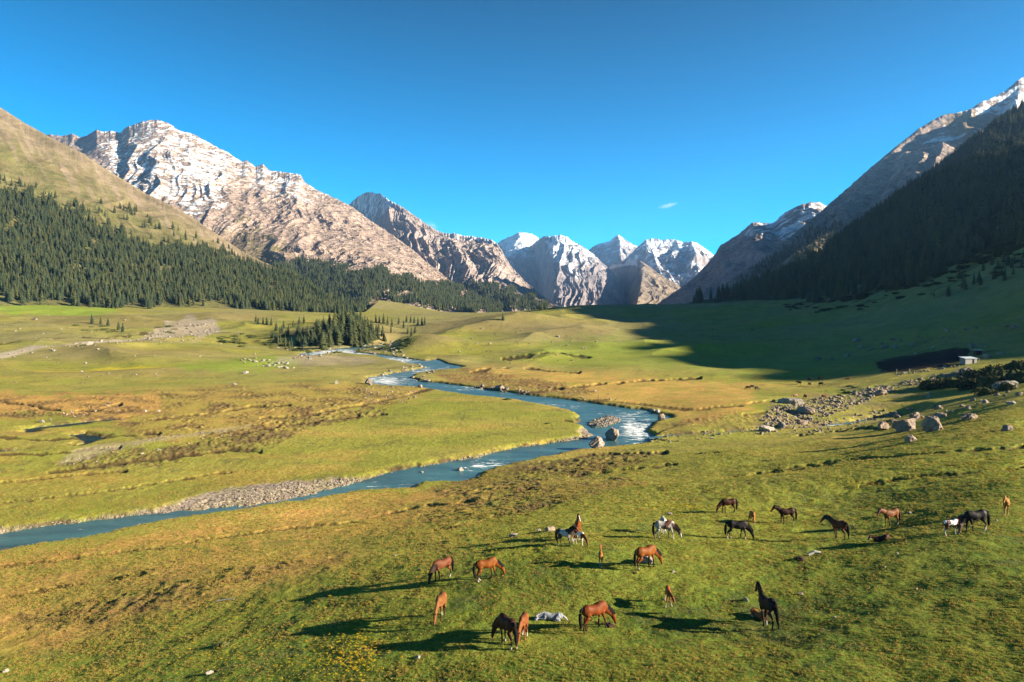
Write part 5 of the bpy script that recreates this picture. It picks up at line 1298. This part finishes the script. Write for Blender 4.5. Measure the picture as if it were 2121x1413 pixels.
def loft(pts, rad, seg=14):
    """closed tube through pts; rad = (width, height) half sizes per point"""
    pts = np.array(pts, float); v = []; f = []
    for i, p in enumerate(pts):
        d = pts[min(i+1, len(pts)-1)] - pts[max(i-1, 0)]; d /= np.linalg.norm(d)
        side = np.cross([0, 0, 1.0], d)
        side = side / np.linalg.norm(side) if np.linalg.norm(side) > .15 else np.array([0, 1.0, 0])
        up = np.cross(d, side)
        w_, h_ = rad[i] if isinstance(rad[i], tuple) else (rad[i], rad[i])
        for k in range(seg):
            a = k * 2 * pi / seg; v.append(p + side * w_ * cos(a) + up * h_ * sin(a))
    for i in range(len(pts) - 1):
        for k in range(seg): f.append((i*seg+k, i*seg+(k+1) % seg, (i+1)*seg+(k+1) % seg, (i+1)*seg+k))
    f.append(tuple(range(seg - 1, -1, -1))); f.append(tuple(range((len(pts)-1)*seg, len(pts)*seg)))
    return [tuple(q) for q in v], f

def catmull(pts, rad, n=4):
    P_ = np.array(pts, float); R_ = np.array([r if isinstance(r, tuple) else (r, r) for r in rad], float); out = []; ro = []
    for i in range(len(P_) - 1):
        p0, p1, p2, p3 = P_[max(i-1, 0)], P_[i], P_[i+1], P_[min(i+2, len(P_)-1)]
        for k in range(n):
            t = k / n; out.append(.5 * ((2*p1) + (-p0+p2)*t + (2*p0-5*p1+4*p2-p3)*t*t + (-p0+3*p1-3*p2+p3)*t**3)); ro.append(tuple(R_[i] * (1-t) + R_[i+1] * t))
    out.append(P_[-1]); ro.append(tuple(R_[-1])); return out, ro

def rotz_pts(pts, c, a):
    p = np.array(pts, float) - c; q = p.copy(); q[:, 0] = p[:, 0] * cos(a) - p[:, 1] * sin(a); q[:, 1] = p[:, 0] * sin(a) + p[:, 1] * cos(a); return q + c

NECKS = {  # neck base -> poll -> muzzle, for each head carriage
 'graze': ([(.50,0,1.16),(.72,0,.98),(.94,0,.76),(1.10,0,.58)], [(1.10,0,.60),(1.17,0,.44),(1.23,0,.26),(1.27,0,.08)]),
 'up':    ([(.46,0,1.22),(.62,0,1.46),(.76,0,1.70),(.86,0,1.88)], [(.84,0,1.90),(.98,0,1.84),(1.16,0,1.68),(1.32,0,1.54)]),
 'level': ([(.48,0,1.20),(.70,0,1.38),(.92,0,1.52),(1.10,0,1.62)], [(1.08,0,1.64),(1.22,0,1.56),(1.38,0,1.38),(1.50,0,1.24)]),
 'low':   ([(.50,0,1.18),(.76,0,1.14),(.98,0,1.06),(1.14,0,.98)], [(1.12,0,1.00),(1.22,0,.86),(1.30,0,.68),(1.36,0,.52)])}

def make_equid(px, py, heading, size, head, coat, label, yaw=0.0, stride=.08, foal=False, lying=False, splay=0.0, cow=False, name='horse', group=None, cat='horse', lift=0.0, at_xyz=None):
    x0, y0, z0 = at_xyz if at_xyz else ground_at(px, py)
    base, points, mane, socks, kw = coat
    body = []   # (verts, faces)
    tr = [(-.80,0,1.22),(-.72,0,1.20),(-.52,0,1.17),(-.24,0,1.13),(.06,0,1.085),(.32,0,1.13),(.50,0,1.16),(.64,0,1.10),(.73,0,1.06)]
    rr_ = [(.06,.08),(.17,.23),(.26,.325),(.245,.285),(.285,.315),(.245,.355),(.205,.325),(.15,.23),(.05,.10)]
    if foal: rr_ = [(a * .80, b * .76) for a, b in rr_]
    if cow:
        tr = [(-.86,0,1.18),(-.76,0,1.14),(-.52,0,1.05),(-.2,0,.98),(.1,0,.97),(.38,0,1.02),(.56,0,1.05),(.70,0,1.02),(.78,0,.98)]
        rr_ = [(.1,.1),(.24,.27),(.31,.37),(.35,.41),(.35,.41),(.29,.38),(.23,.32),(.17,.24),(.07,.10)]
    dz = -(.80 if not foal else .88) if lying else 0
    tr = [(a, b, c + dz) for a, b, c in tr]
    body.append(loft(*catmull(tr, rr_, 3), 18))
    nk, hd = NECKS[head]
    nk = [np.array(p) for p in nk]; hd = [np.array(p) for p in hd]
    if lying and head != 'flat': pass
    ln = .84 if (foal and head != 'graze') else 1.0
    pivot = np.array(nk[0], float)
    nk = [pivot + (p - pivot) * ln for p in nk]; hd0 = nk[-1]; off = hd0 - (pivot + (np.array(NECKS[head][0][-1]) - pivot))
    hs_ = .84 if foal else 1.0
    hd = [hd0 + (p - np.array(NECKS[head][1][0])) * hs_ + np.array([-.01, 0, .02]) for p in hd]
    allp = rotz_pts(np.array(nk + hd), pivot, yaw * .55); nk = list(allp[:4]); hd = list(allp[4:])
    hd = list(rotz_pts(np.array(hd), hd[0], yaw * .45))
    if lying:
        nk = [p + [0, 0, dz] for p in nk]; hd = [p + [0, 0, dz] for p in hd]
    nw = .8 if foal else 1.0
    root = nk[0] + np.array([-.22, 0, -.12])
    body.append(loft(*catmull([root] + nk, [(.17*nw,.29*nw),(.145*nw,.28*nw),(.105*nw,.215*nw),(.085*nw,.165*nw),(.075*nw,.13*nw)], 3), 14))
    hw = 1.15 if cow else 1.0
    body.append(loft(*catmull([hd[0] - (hd[1]-hd[0]) * .4] + hd, [(.05*hw,.06),(.098*hw,.125),(.095*hw,.135),(.068*hw,.088),(.062*hw,.066)], 3), 12))
    tip = hd[-1] + (hd[-1] - hd[-2]) * .22
    body.append(loft([hd[-1] - (hd[-1]-hd[-2]) * .2, hd[-1], tip], [(.062*hw,.066),(.064*hw,.066),(.036,.036)], 10))
    hdir = hd[1] - hd[0]; hdir = hdir / np.linalg.norm(hdir); side = np.cross([0, 0, 1.0], hdir); side = side / (np.linalg.norm(side) + 1e-6); upv = np.cross(hdir, side)
    for sg in (-1, 1):       # ears (and horns of cattle)
        e0 = hd[0] + side * .065 * sg + upv * .07; e1 = e0 + upv * .16 - hdir * .05 + side * .02 * sg
        if cow: e1 = e0 + side * .20 * sg + upv * .02
        body.append(loft([e0 - upv * .04, (e0 + e1) / 2, e1], [(.034,.034),(.036,.03),(.008,.008)], 8))
        if cow: body.append(loft([e0, e0 + side*.12*sg + upv*.06, e0 + side*.15*sg + upv*.17], [.03,.022,.006], 7))
    # legs: joints per leg
    legs = []; k = stride; w_ = (.12 if not foal else .10) * (1.15 if cow else 1); sp = splay; sh_ = .0
    lw = .88 if foal else 1.0
    if not lying:
        for sg, st in ((-1, k), (1, -k)):
            legs.append([(.46,w_*sg,1.0),(.43+st*.3,(w_+.01)*sg,.80),(.45+st,(w_+sp*.4)*sg,.45),(.44+st*1.1,(w_+sp*.8)*sg,.12),(.48+st*1.15,(w_+sp)*sg,.03)])
        for sg, st in ((-1, -k), (1, k)):
            legs.append([(-.56,w_*.95*sg,1.08),(-.47+st*.3,(w_+.03)*sg,.80),(-.70+st*.8,(w_+sp*.3)*sg,.50),(-.66+st*1.1,(w_+sp*.5)*sg,.12),(-.62+st*1.15,(w_+sp*.6)*sg,.03)])
        if cow: legs = [[(a, b * 1.25, c * .86 if i else c) for i, (a, b, c) in enumerate(L)] for L in legs]
    else:
        for sg in (-1, 1):
            legs.append([(.46,.12*sg,.30),(.52,.17*sg,.12),(.86,.17*sg,.10),(.62 if sg < 0 else 1.15,.17*sg,.06),(.58 if sg < 0 else 1.24,.17*sg,.05)])
            legs.append([(-.56,.12*sg,.35),(-.30,.24*sg,.16),(-.62,.30*sg,.10),(-.30,.30*sg,.06),(-.22,.30*sg,.05)])
    fr = [(.10,.16),(.078,.10),.050,.040,.056]; hr = [(.13,.22),(.105,.15),(.05,.062),.042,.056]
    LG = []
    for i, L in enumerate(legs):
        fore = (i < 2) if not lying else (i % 2 == 0)
        rad = fr if fore else hr
        rad = [(r[0]*lw, r[1]*lw) if isinstance(r, tuple) else r * lw for r in rad]
        if cow: rad = [(r[0]*1.15, r[1]*1.1) if isinstance(r, tuple) else r * 1.25 for r in rad]
        if not lying: L = L + [(L[-1][0] + .01, L[-1][1], -.04)]; rad = rad + [.062 * lw]
        body.append(loft(*catmull(L, rad, 3), 10)); LG.append(np.array(L, float))
    if cow and not lying: body.append(loft([(-.45,0,.78),(-.35,0,.66),(-.2,0,.70)], [.08,.11,.06], 10))
    V_ = []; F_ = []
    for v, f in body:
        i0 = len(V_); V_ += v; F_ += [tuple(i0 + q for q in p) for p in f]
    me = bpy.data.meshes.new('draft'); me.from_pydata(V_, [], F_); me.update()
    ob = bpy.data.objects.new('draft', me); COL.objects.link(ob)
    md = ob.modifiers.new('r', 'REMESH'); md.mode = 'VOXEL'; md.voxel_size = .024 if FULL else .035; md.use_smooth_shade = True
    ms = ob.modifiers.new('s', 'SMOOTH'); ms.factor = .5; ms.iterations = 4
    dg = bpy.context.evaluated_depsgraph_get(); me2 = bpy.data.meshes.new_from_object(ob.evaluated_get(dg)); bpy.data.objects.remove(ob)
    n = len(me2.vertices); c = np.empty(n * 3, np.float32); me2.vertices.foreach_get('co', c); c = c.reshape(-1, 3).astype(float)
    # coat
    base = tuple(np.array(base) * (.43 if max(base) < .45 else .42)); points = tuple(np.array(points) * .75)
    colr = np.zeros((n, 3)) + np.array(base)
    colr = colr * (1 + .20 * perlin(c[:, 0] * 3.5, c[:, 2] * 3.5 + c[:, 1], 7) + .10 * perlin(c[:, 0] * 9, c[:, 2] * 9 + c[:, 1] * 4, 8))[:, None]
    colr = mixc(colr, np.array(base) * .62, sst(1.30 + dz, 1.46 + dz, c[:, 2]) * (c[:, 0] < .6) * kw.get('dorsal', .8))
    if kw.get('light_belly'): colr = mixc(colr, np.array(base) * 1.35, sst(1.0 + dz, .82 + dz, c[:, 2]) * (np.abs(c[:, 0]) < .5))
    best = np.full(n, 9.0); low = np.zeros(n); which = np.zeros(n, int)
    for i, L in enumerate(LG):
        for j in range(1, len(L) - 1):
            a, b = L[j], L[j+1]; d = b - a; t = np.clip(((c - a) @ d) / (d @ d), 0, 1); dd = np.linalg.norm(c - a - t[:, None] * d, axis=1); m_ = dd < best
            best[m_] = dd[m_]; low[m_] = (j + t[m_]); which[m_] = i
    onleg = best < .09
    colr = mixc(colr, points, np.where(onleg, sst(1.5, 2.1, low), 0))
    for i in socks: colr = mixc(colr, C(.34, .30, .27), np.where(onleg & (which == i), sst(kw.get('sock', 2.6), kw.get('sock', 2.6) + .3, low), 0))
    if 'patch' in kw:
        sd_, thr, pc = kw['patch']; f = perlin(c[:, 0] * 1.6 + sd_, c[:, 2] * 1.5 + sd_ + .25 * c[:, 1], 21) + .25 * perlin(c[:, 0] * 5, c[:, 2] * 5, 22)
        m_ = sst(thr - .03, thr + .03, f)
        for key in ('keep_head',):
            if key in kw: m_ = m_ * sst(.95, .55, c[:, 0])
        colr = mixc(colr, pc, np.where(onleg & (low > 1.6), 0, m_))
    dm = np.linalg.norm(c - hd[-1], axis=1); colr = mixc(colr, np.array(points) * 1.3 + .01, sst(.16, .05, dm) * kw.get('muzzle', .6))
    hl = np.clip(((c - hd[0]) @ (hd[-1] - hd[0])) / ((hd[-1] - hd[0]) @ (hd[-1] - hd[0])), 0, 1); onax = c - hd[0] - hl[:, None] * (hd[-1] - hd[0])
    if kw.get('blaze'):
        hu = np.cross(hd[-1] - hd[0], side); hu = -hu if hu[2] < 0 and head != 'graze' else hu; hu /= np.linalg.norm(hu) + 1e-9
        front = onax @ upv; lat = np.abs(onax @ side)
        colr = mixc(colr, C(.5, .46, .43), ((front > .03) & (lat < .04) & (np.linalg.norm(onax, axis=1) < .16) & (hl > .08)) * .95)
    if 'headcol' in kw:
        dh = np.linalg.norm(onax, axis=1); colr = mixc(colr, kw['headcol'], (sst(.26, .18, dh)) * ((hl > 0) | (np.linalg.norm(c - hd[0], axis=1) < .2)))
    if 'neckcol' in kw:
        best2 = np.full(n, 9.0)
        for a, b in zip(nk[:-1], nk[1:]):
            d = b - a; t = np.clip(((c - a) @ d) / (d @ d), 0, 1); best2 = np.minimum(best2, np.linalg.norm(c - a - t[:, None] * d, axis=1))
        colr = mixc(colr, kw['neckcol'], sst(.27, .2, best2) * (c[:, 0] > .5))
    if 'rumpcol' in kw: colr = mixc(colr, kw['rumpcol'], sst(-.40, -.52, c[:, 0]) * (c[:, 2] > .55))
    at = me2.color_attributes.new('Tint', 'FLOAT_COLOR', 'POINT'); c4 = np.ones((n, 4), np.float32); c4[:, :3] = colr; at.data.foreach_set('color', c4.ravel())
    me2.materials.clear(); me2.materials.append(M_coat); me2.polygons.foreach_set('use_smooth', np.ones(len(me2.polygons), bool)); me2.name = 'animal_body'
    root_ = link(bpy.data.objects.new(name, None)); root_.empty_display_size = .2
    # slope of the ground under the feet
    hx, hy = cos(heading), sin(heading); e = .6 * size
    zf = float(ground_z(x0 + hx * e, y0 + hy * e)); zb = float(ground_z(x0 - hx * e, y0 - hy * e)); zl = float(ground_z(x0 - hy * .2, y0 + hx * .2)); zr2 = float(ground_z(x0 + hy * .2, y0 - hx * .2))
    if at_xyz: zf = zb = z0
    root_.location = (x0, y0, (zf + zb) / 2 + lift); root_.rotation_euler = (0, -math.atan2(zf - zb, 2 * e), heading); root_.scale = (size,) * 3
    root_.rotation_mode = 'XYZ'
    tag(root_, label, cat, group)
    link(bpy.data.objects.new('body', me2), root_)
    # tail
    tz = 1.34 + dz
    if cow: tp = [(-.86,0,1.22+dz),(-.93,0,1.0+dz),(-.94,0,.7+dz),(-.93,0,.5+dz)]; trd = [.03,.022,.02,.05]
    elif lying: tp = [(-.78,0,tz-.1),(-.92,.05,tz-.22),(-1.02,.1,.16),(-1.12,.14,.08)]; trd = [.04,.06,.06,.03]
    elif foal: tp = [(-.74,0,tz-.06),(-.84,0,tz-.14),(-.87,0,tz-.36),(-.86,0,tz-.52)]; trd = [.03,.05,.055,.02]
    else: tp = [(-.76,0,tz),(-.88,0,tz-.10),(-.93,0,tz-.45),(-.92,0,tz-.85),(-.90,0,tz-1.08)]; trd = [.045,.075,.10,.085,.02]
    v, f = loft(*catmull(tp, trd, 4), 10)
    tm = bpy.data.meshes.new('tail'); tm.from_pydata(v, [], f); tm.materials.append(hair_mat(mane)); tm.polygons.foreach_set('use_smooth', np.ones(len(f), bool))
    link(bpy.data.objects.new('tail', tm), root_)
    # mane along the crest of the neck, falling to one side
    if not cow:
        line = [nk[0] + np.array([-.05, 0, .2])] + list(nk[1:]) + [hd[0] + (hd[1] - hd[0]) * .25]
        vv = []; ff = []; m_ = 14; cur, _ = catmull(line, [.1] * len(line), 4); cur = np.array(cur); side_s = np.array([0, -1.0, 0])
        hgt = .08 if foal else .17
        for i, p in enumerate(cur):
            d = cur[min(i+1, len(cur)-1)] - cur[max(i-1, 0)]; d /= np.linalg.norm(d); sd_ = np.cross([0, 0, 1.0], d); sd_ = sd_ / (np.linalg.norm(sd_) + 1e-6); up_ = np.cross(d, sd_)
            r_ = np.interp(i / (len(cur) - 1), [0, .25, .6, .9, 1], [.05, .23, .18, .14, .12]) * nw
            top = p + up_ * (r_ + .045); j = .03 * sin(i * 2.3)
            vv += [p + up_ * (r_ - .04) + sd_ * .02, top + sd_ * .012, top - sd_ * .04, p + up_ * (r_ - hgt * .8 + j) - sd_ * (.098 * nw), p + up_ * (r_ - hgt * .8 + j) - sd_ * (.075 * nw)]
        for i in range(len(cur) - 1):
            for q in range(4): ff.append((i*5+q, i*5+q+1, i*5+q+6, i*5+q+5))
        mm = bpy.data.meshes.new('mane'); mm.from_pydata([tuple(q) for q in vv], [], ff); mm.materials.append(hair_mat(mane))
        link(bpy.data.objects.new('mane', mm), root_)
    for sg in (-1, 1):
        ep = hd[0] + (hd[-1] - hd[0]) * .26 + side * .088 * sg * hs_ * hw + upv * .045
        o = link(bpy.data.objects.new('eye', EYE), root_); o.location = ep
    return root_
bm = bmesh.new(); bmesh.ops.create_uvsphere(bm, u_segments=10, v_segments=8, radius=.02); EYE = bpy.data.meshes.new('eye'); bm.to_mesh(EYE); bm.free(); EYE.materials.append(M_eye)

BLK = (.012, .010, .010)
bay = ((.32,.095,.014), (.03,.016,.012), BLK, (), {})
redbay = ((.28,.066,.012), (.035,.014,.010), BLK, (), {})
dkbay = ((.075,.022,.012), (.02,.010,.008), BLK, (), {})
chest = ((.32,.10,.028), (.28,.09,.03), (.20,.07,.03), (), {})
orange = ((.50,.20,.045), (.50,.25,.08), (.35,.15,.06), (), {})
black = ((.028,.022,.024), (.014,.012,.012), BLK, (), {})
blkbr = ((.040,.022,.018), (.014,.010,.010), BLK, (), {})
def cv(c, socks=(), **kw): return (c[0], c[1], c[2], socks, {**c[4], **kw})
R = radians
G = 'horses grazing on the near pasture'
HORSES = [
 (1338,1178,R(30),1.03,'graze',cv(bay,(3,),muzzle=.3),'bright bay horse grazing in front of the white boulder',dict(yaw=-.25)),
 (1233,1304,R(27),1.0,'graze',cv(redbay,()),'bright red bay horse grazing beside the dung heap, largest at lower centre',dict(yaw=-.35, stride=.12)),
 (1010,1201,R(24),.98,'graze',cv(bay,(2,3),sock=2.7),'bright bay horse grazing side on at the left of the herd',dict(yaw=-.2)),
 (917,1199,R(222),.98,'graze',cv(((.26,.082,.034),(.02,.012,.010),BLK,(),{}),(3,),neckcol=(.03,.018,.014),headcol=(.02,.014,.012)),'reddish roan horse with dark neck grazing, leftmost in the upper row',dict(yaw=.2)),
 (912,1284,R(262),1.0,'graze',cv(((.32,.125,.038),(.05,.022,.015),(.05,.025,.018),(),{}),(2,)),'light brown horse grazing towards the camera at the far left',dict(yaw=-.1, stride=.12)),
 (1052,1336,R(118),1.02,'graze',cv(dkbay,(0,2,3),sock=2.8),'dark bay horse seen from behind, grazing next to a chestnut',dict(yaw=.6, stride=.05)),
 (1083,1322,R(258),.84,'graze',cv(chest,(2,3)),'slim chestnut young horse grazing towards the camera beside the dark bay',dict(yaw=-.1, stride=.1, splay=.08)),
 (1384,1252,R(262),.70,'low',cv(((.42,.13,.03),(.30,.12,.05),(.10,.04,.02),(),{}),(0,1,2,3),sock=2.2),'chestnut foal on splayed legs turning its head to its chest',dict(yaw=.9, foal=True, splay=.16, stride=.1)),
 (1594,1300,R(97),1.05,'up',cv(blkbr,(0,)),'dark brown mare seen from behind with raised head, standing over a resting foal',dict(yaw=-.12)),
 (1571,1280,R(290),.74,'level',cv(((.42,.14,.04),(.36,.16,.07),(.14,.05,.03),(),{}),(0,1),blaze=True),'chestnut and white foal resting on the ground beside the dark mare',dict(foal=True, lying=True, yaw=.2)),
 (1244,1172,R(84),.66,'up',cv(orange,(0,1,2,3),sock=1.7),'small golden foal with white legs standing with its back to the camera',dict(foal=True)),
 (1172,1131,R(-38),.86,'level',cv(((.62,.60,.60),(.03,.024,.024),BLK,(),{}),(2,),neckcol=(.028,.020,.02),headcol=(.20,.07,.03),rumpcol=(.03,.024,.024),dorsal=.1,patch=(7.3,.22,C(.03,.024,.024))),'black and white paint horse at the left of the small group of four',dict(yaw=.25)),
 (1196,1118,R(262),1.02,'up',cv(redbay,(0,1),blaze=True),'tall chestnut horse with a white blaze and raised head',dict(yaw=.35)),
 (1187,1121,R(262),.62,'low',cv(orange,(0,1,2,3),sock=1.6),'pale orange foal half hidden behind the black and white paint horse',dict(foal=True)),
 (1200,1129,R(-52),.74,'graze',cv(((.24,.075,.03),(.45,.38,.32),(.16,.05,.03),(),{}),(0,1,2,3),sock=1.6,patch=(4.1,.05,C(.62,.57,.54)),headcol=(.20,.06,.03)),'chestnut and white foal grazing in front of the tall chestnut',dict(foal=True, yaw=.1)),
 (1378,1116,R(-3),1.0,'graze',cv(((.62,.56,.52),(.20,.12,.10),BLK,(),{}),(0,1,3),dorsal=.05,neckcol=(.05,.030,.028),patch=(1.2,.30,C(.10,.045,.035)),blaze=True,sock=2.0),'white paint horse with a brown flank patch and dark neck, grazing',dict(stride=.14)),
 (1374,1104,R(85),.90,'low',cv(((.66,.62,.60),(.55,.50,.46),(.5,.48,.46),(),{}),(),dorsal=.05),'white horse mostly hidden behind the white paint horse',{}),
 (1527,1116,R(-3),1.03,'graze',cv(black,(0,2,3),sock=2.5),'glossy black horse with white socks grazing side on near the middle',dict(stride=.13)),
 (1508,1063,R(188),.98,'graze',cv(dkbay,()),'dark bay horse grazing to the left, farthest back of the herd',dict(yaw=.1)),
 (1558,1084,R(85),.74,'graze',cv(orange,(2,)),'orange foal seen from behind, between the black and the dark bay horses',dict(foal=False, yaw=.2, stride=.05)),
 (1630,1084,R(184),.96,'level',cv(((.055,.020,.014),(.03,.012,.01),BLK,(),{}),(3,)),'dark brown horse looking left with its head raised, in the back row',dict(yaw=-.1, stride=.06)),
 (1741,1116,R(108),.98,'level',cv(((.17,.05,.022),(.02,.014,.014),BLK,(),{}),(),neckcol=(.03,.02,.02),headcol=(.10,.04,.03)),'dark bay horse seen from behind, looking back to the left',dict(yaw=.75, stride=.06)),
 (1847,1090,R(198),.98,'level',cv(((.32,.12,.04),(.06,.028,.02),(.05,.025,.02),(),{}),(3,),headcol=(.10,.045,.03)),'light brown horse with raised head facing left, above the resting foal',dict(stride=.1)),
 (1827,1121,R(172),.72,'level',cv(((.16,.055,.035),(.08,.03,.02),(.05,.02,.015),(),{}),(),blaze=True),'brown foal lying on the grass with its head up',dict(foal=True, lying=True)),
 (1973,1109,R(8),.80,'level',cv(((.16,.06,.045),(.55,.50,.46),(.10,.05,.04),(),{}),(0,1,2,3),sock=1.6,patch=(9.4,-.02,C(.66,.62,.60)),headcol=(.14,.06,.05)),'brown and white foal standing nose to nose with the black mare',dict(foal=True)),
 (2022,1101,R(184),1.04,'graze',cv(black,(2,3),sock=2.4,headcol=(.10,.06,.05)),'big black mare grazing to the left near the right edge',dict(yaw=.15, stride=.12)),
 (2084,1065,R(236),.84,'level',cv(((.48,.22,.05),(.46,.26,.09),(.42,.22,.08),(),{}),()),'palomino yearling facing the camera at the far right',dict(yaw=-.35)),
 (1143,1284,R(175),.80,'low',cv(((.44,.46,.52),(.42,.44,.48),(.4,.4,.42),(),{}),(),dorsal=.05,muzzle=.2),'pale grey foal lying flat on the grass, centre bottom',dict(foal=True, lying=True, yaw=.4))]
for px, py, hdg, sz, head, coat, lb, kw in HORSES:
    n_ = 'foal' if kw.get('foal') else 'horse'
    make_equid(px, py, hdg, sz, head, coat, lb, name=n_, cat=n_, group=G, **kw)
cb = ((.035,.018,.012), (.03,.015,.010), BLK, (), {'dorsal': .2}); ct = ((.45,.26,.12), (.42,.26,.14), (.4,.25,.12), (), {'dorsal': .1}); cr_ = ((.26,.09,.04), (.2,.08,.04), (.2,.08,.04), (), {'dorsal': .2})
COWS = [(1549,807,R(185),'graze',cb,'dark cow at the left of the group of three'), (1558,805,R(10),'graze',cb,'dark cow in the middle of the group of three'), (1567,808,R(20),'graze',cv(cb,(0,)),'dark cow at the right of the group of three'),
 (1655,797,R(150),'low',cb,'dark cow at the left of the scattered five'), (1677,790,R(-20),'graze',cb,'black cow at the top of the scattered five'), (1699,788,R(-5),'graze',cb,'largest dark cow, upper right of the scattered five'), (1677,800,R(-80),'graze',ct,'cream coloured cow among the dark scattered five'),
 (1701,799,R(-25),'graze',cb,'dark cow at the lower right of the scattered five'), (1757,786,R(180),'low',cr_,'red brown cow lying apart at right of the others'), (1668,826,R(95),'graze',cr_,'red cow seen from behind above the rubble'), (1707,826,R(190),'graze',cr_,'red brown cow grazing among the stones')]
for px, py, hdg, head, coat, lb in COWS:
    make_equid(px, py, hdg, .92, head, coat, lb, cow=True, name='cow', cat='cow', group='cattle beyond the river bend', stride=.06, lying=('lying' in lb))
x, y, z = ground_at(1651, 833)
make_equid(0, 0, R(200), .95, 'low', ct, 'tan cow standing on the big pale slab', cow=True, name='cow', cat='cow', group='cattle beyond the river bend', at_xyz=(x, y + 1.5, z + .9))
print('animals done')
# ------------------------------------------------------------------ light, sky, camera
SUN_EL, SUN_AZ = radians(19), radians(-12)      # azimuth measured from +X, negative = behind the camera
to_sun = (cos(SUN_EL) * cos(SUN_AZ), cos(SUN_EL) * sin(SUN_AZ), sin(SUN_EL))
from mathutils import Vector
sl = bpy.data.lights.new('sun', 'SUN'); sl.energy = 5.0; sl.angle = radians(0.55); sl.color = (1.0, 0.87, 0.66)
so = link(bpy.data.objects.new('sun', sl)); so.rotation_euler = Vector(to_sun).to_track_quat('Z', 'Y').to_euler()
w = bpy.data.worlds.new('World'); scene.world = w; w.use_nodes = True
nt = w.node_tree; bg = nt.nodes['Background']
sky = nt.nodes.new('ShaderNodeTexSky'); sky.sky_type = 'NISHITA'; sky.sun_disc = False
sky.sun_elevation = SUN_EL; sky.sun_rotation = math.atan2(to_sun[0], to_sun[1]) ; sky.altitude = 2500; sky.air_density = 1.0; sky.dust_density = 0.2; sky.ozone_density = 3.0
hs = nt.nodes.new('ShaderNodeHueSaturation'); hs.inputs['Saturation'].default_value = 1.9; hs.inputs['Hue'].default_value = .492
nt.links.new(sky.outputs[0], hs.inputs['Color']); tc = nt.nodes.new('ShaderNodeTexCoord'); sx = nt.nodes.new('ShaderNodeSeparateXYZ'); nt.links.new(tc.outputs['Generated'], sx.inputs[0])
nt.links.new(scale_color(nt, hs.outputs[0], maprange(nt, sx.outputs['Z'], .04, .48, 1.10, .29)), bg.inputs['Color'])
bg.inputs['Strength'].default_value = 0.076
cam = bpy.data.cameras.new('camera'); co_ = link(bpy.data.objects.new('camera', cam))
cam.sensor_width = 36; cam.lens = FPX / 2121 * 36; cam.clip_end = 60000; cam.clip_start = 0.5
co_.location = (0, 0, CAMZ); co_.rotation_euler = (pi / 2 - PIT, 0, 0)
scene.camera = co_
vs = scene.view_settings
vs.view_transform = 'Standard'; vs.look = 'None'; vs.gamma = 1; vs.exposure = 2.0
scene.cycles.max_bounces = 5; scene.cycles.diffuse_bounces = 2; scene.cycles.glossy_bounces = 2
scene.cycles.transparent_max_bounces = 6; scene.cycles.volume_bounces = 0
scene.cycles.use_denoising = True

# ------------------------------------------------------------------ the air
def box(name, lo, hi):
    v = np.array([(x, y, z) for z in (lo[2], hi[2]) for y in (lo[1], hi[1]) for x in (lo[0], hi[0])], float)
    f = np.array([(0,2,3,1),(4,5,7,6),(0,1,5,4),(2,6,7,3),(0,4,6,2),(1,3,7,5)])
    return v, f
allz = []; lo = np.array([-50., -50., 0.]); hi = np.array([50., 50., 60.])
for o in scene.objects:
    if o.get('kind') == 'structure' and o.type == 'MESH':
        c = np.empty(len(o.data.vertices) * 3, np.float32); o.data.vertices.foreach_get('co', c); c = c.reshape(-1, 3)
        lo = np.minimum(lo, c.min(0)); hi = np.maximum(hi, c.max(0))
lo -= (40, 40, 1); hi += (40, 40, 30)
m = bpy.data.materials.new('thin_air'); m.use_nodes = True; nt = m.node_tree; nt.nodes.remove(nt.nodes['Principled BSDF'])
pv = nt.nodes.new('ShaderNodeVolumePrincipled'); pv.inputs['Density'].default_value = HAZE; pv.inputs['Color'].default_value = (.27, .53, 1.0, 1); pv.inputs['Anisotropy'].default_value = 0.2
nt.links.new(pv.outputs[0], nt.nodes['Material Output'].inputs['Volume'])
v, f = box('haze', lo, hi)
tag(link(bpy.data.objects.new('haze', np_mesh('haze', v, f, [m], False))), 'thin bluish mountain air filling the valley', 'haze', kind='stuff')
print('haze box', lo, hi)
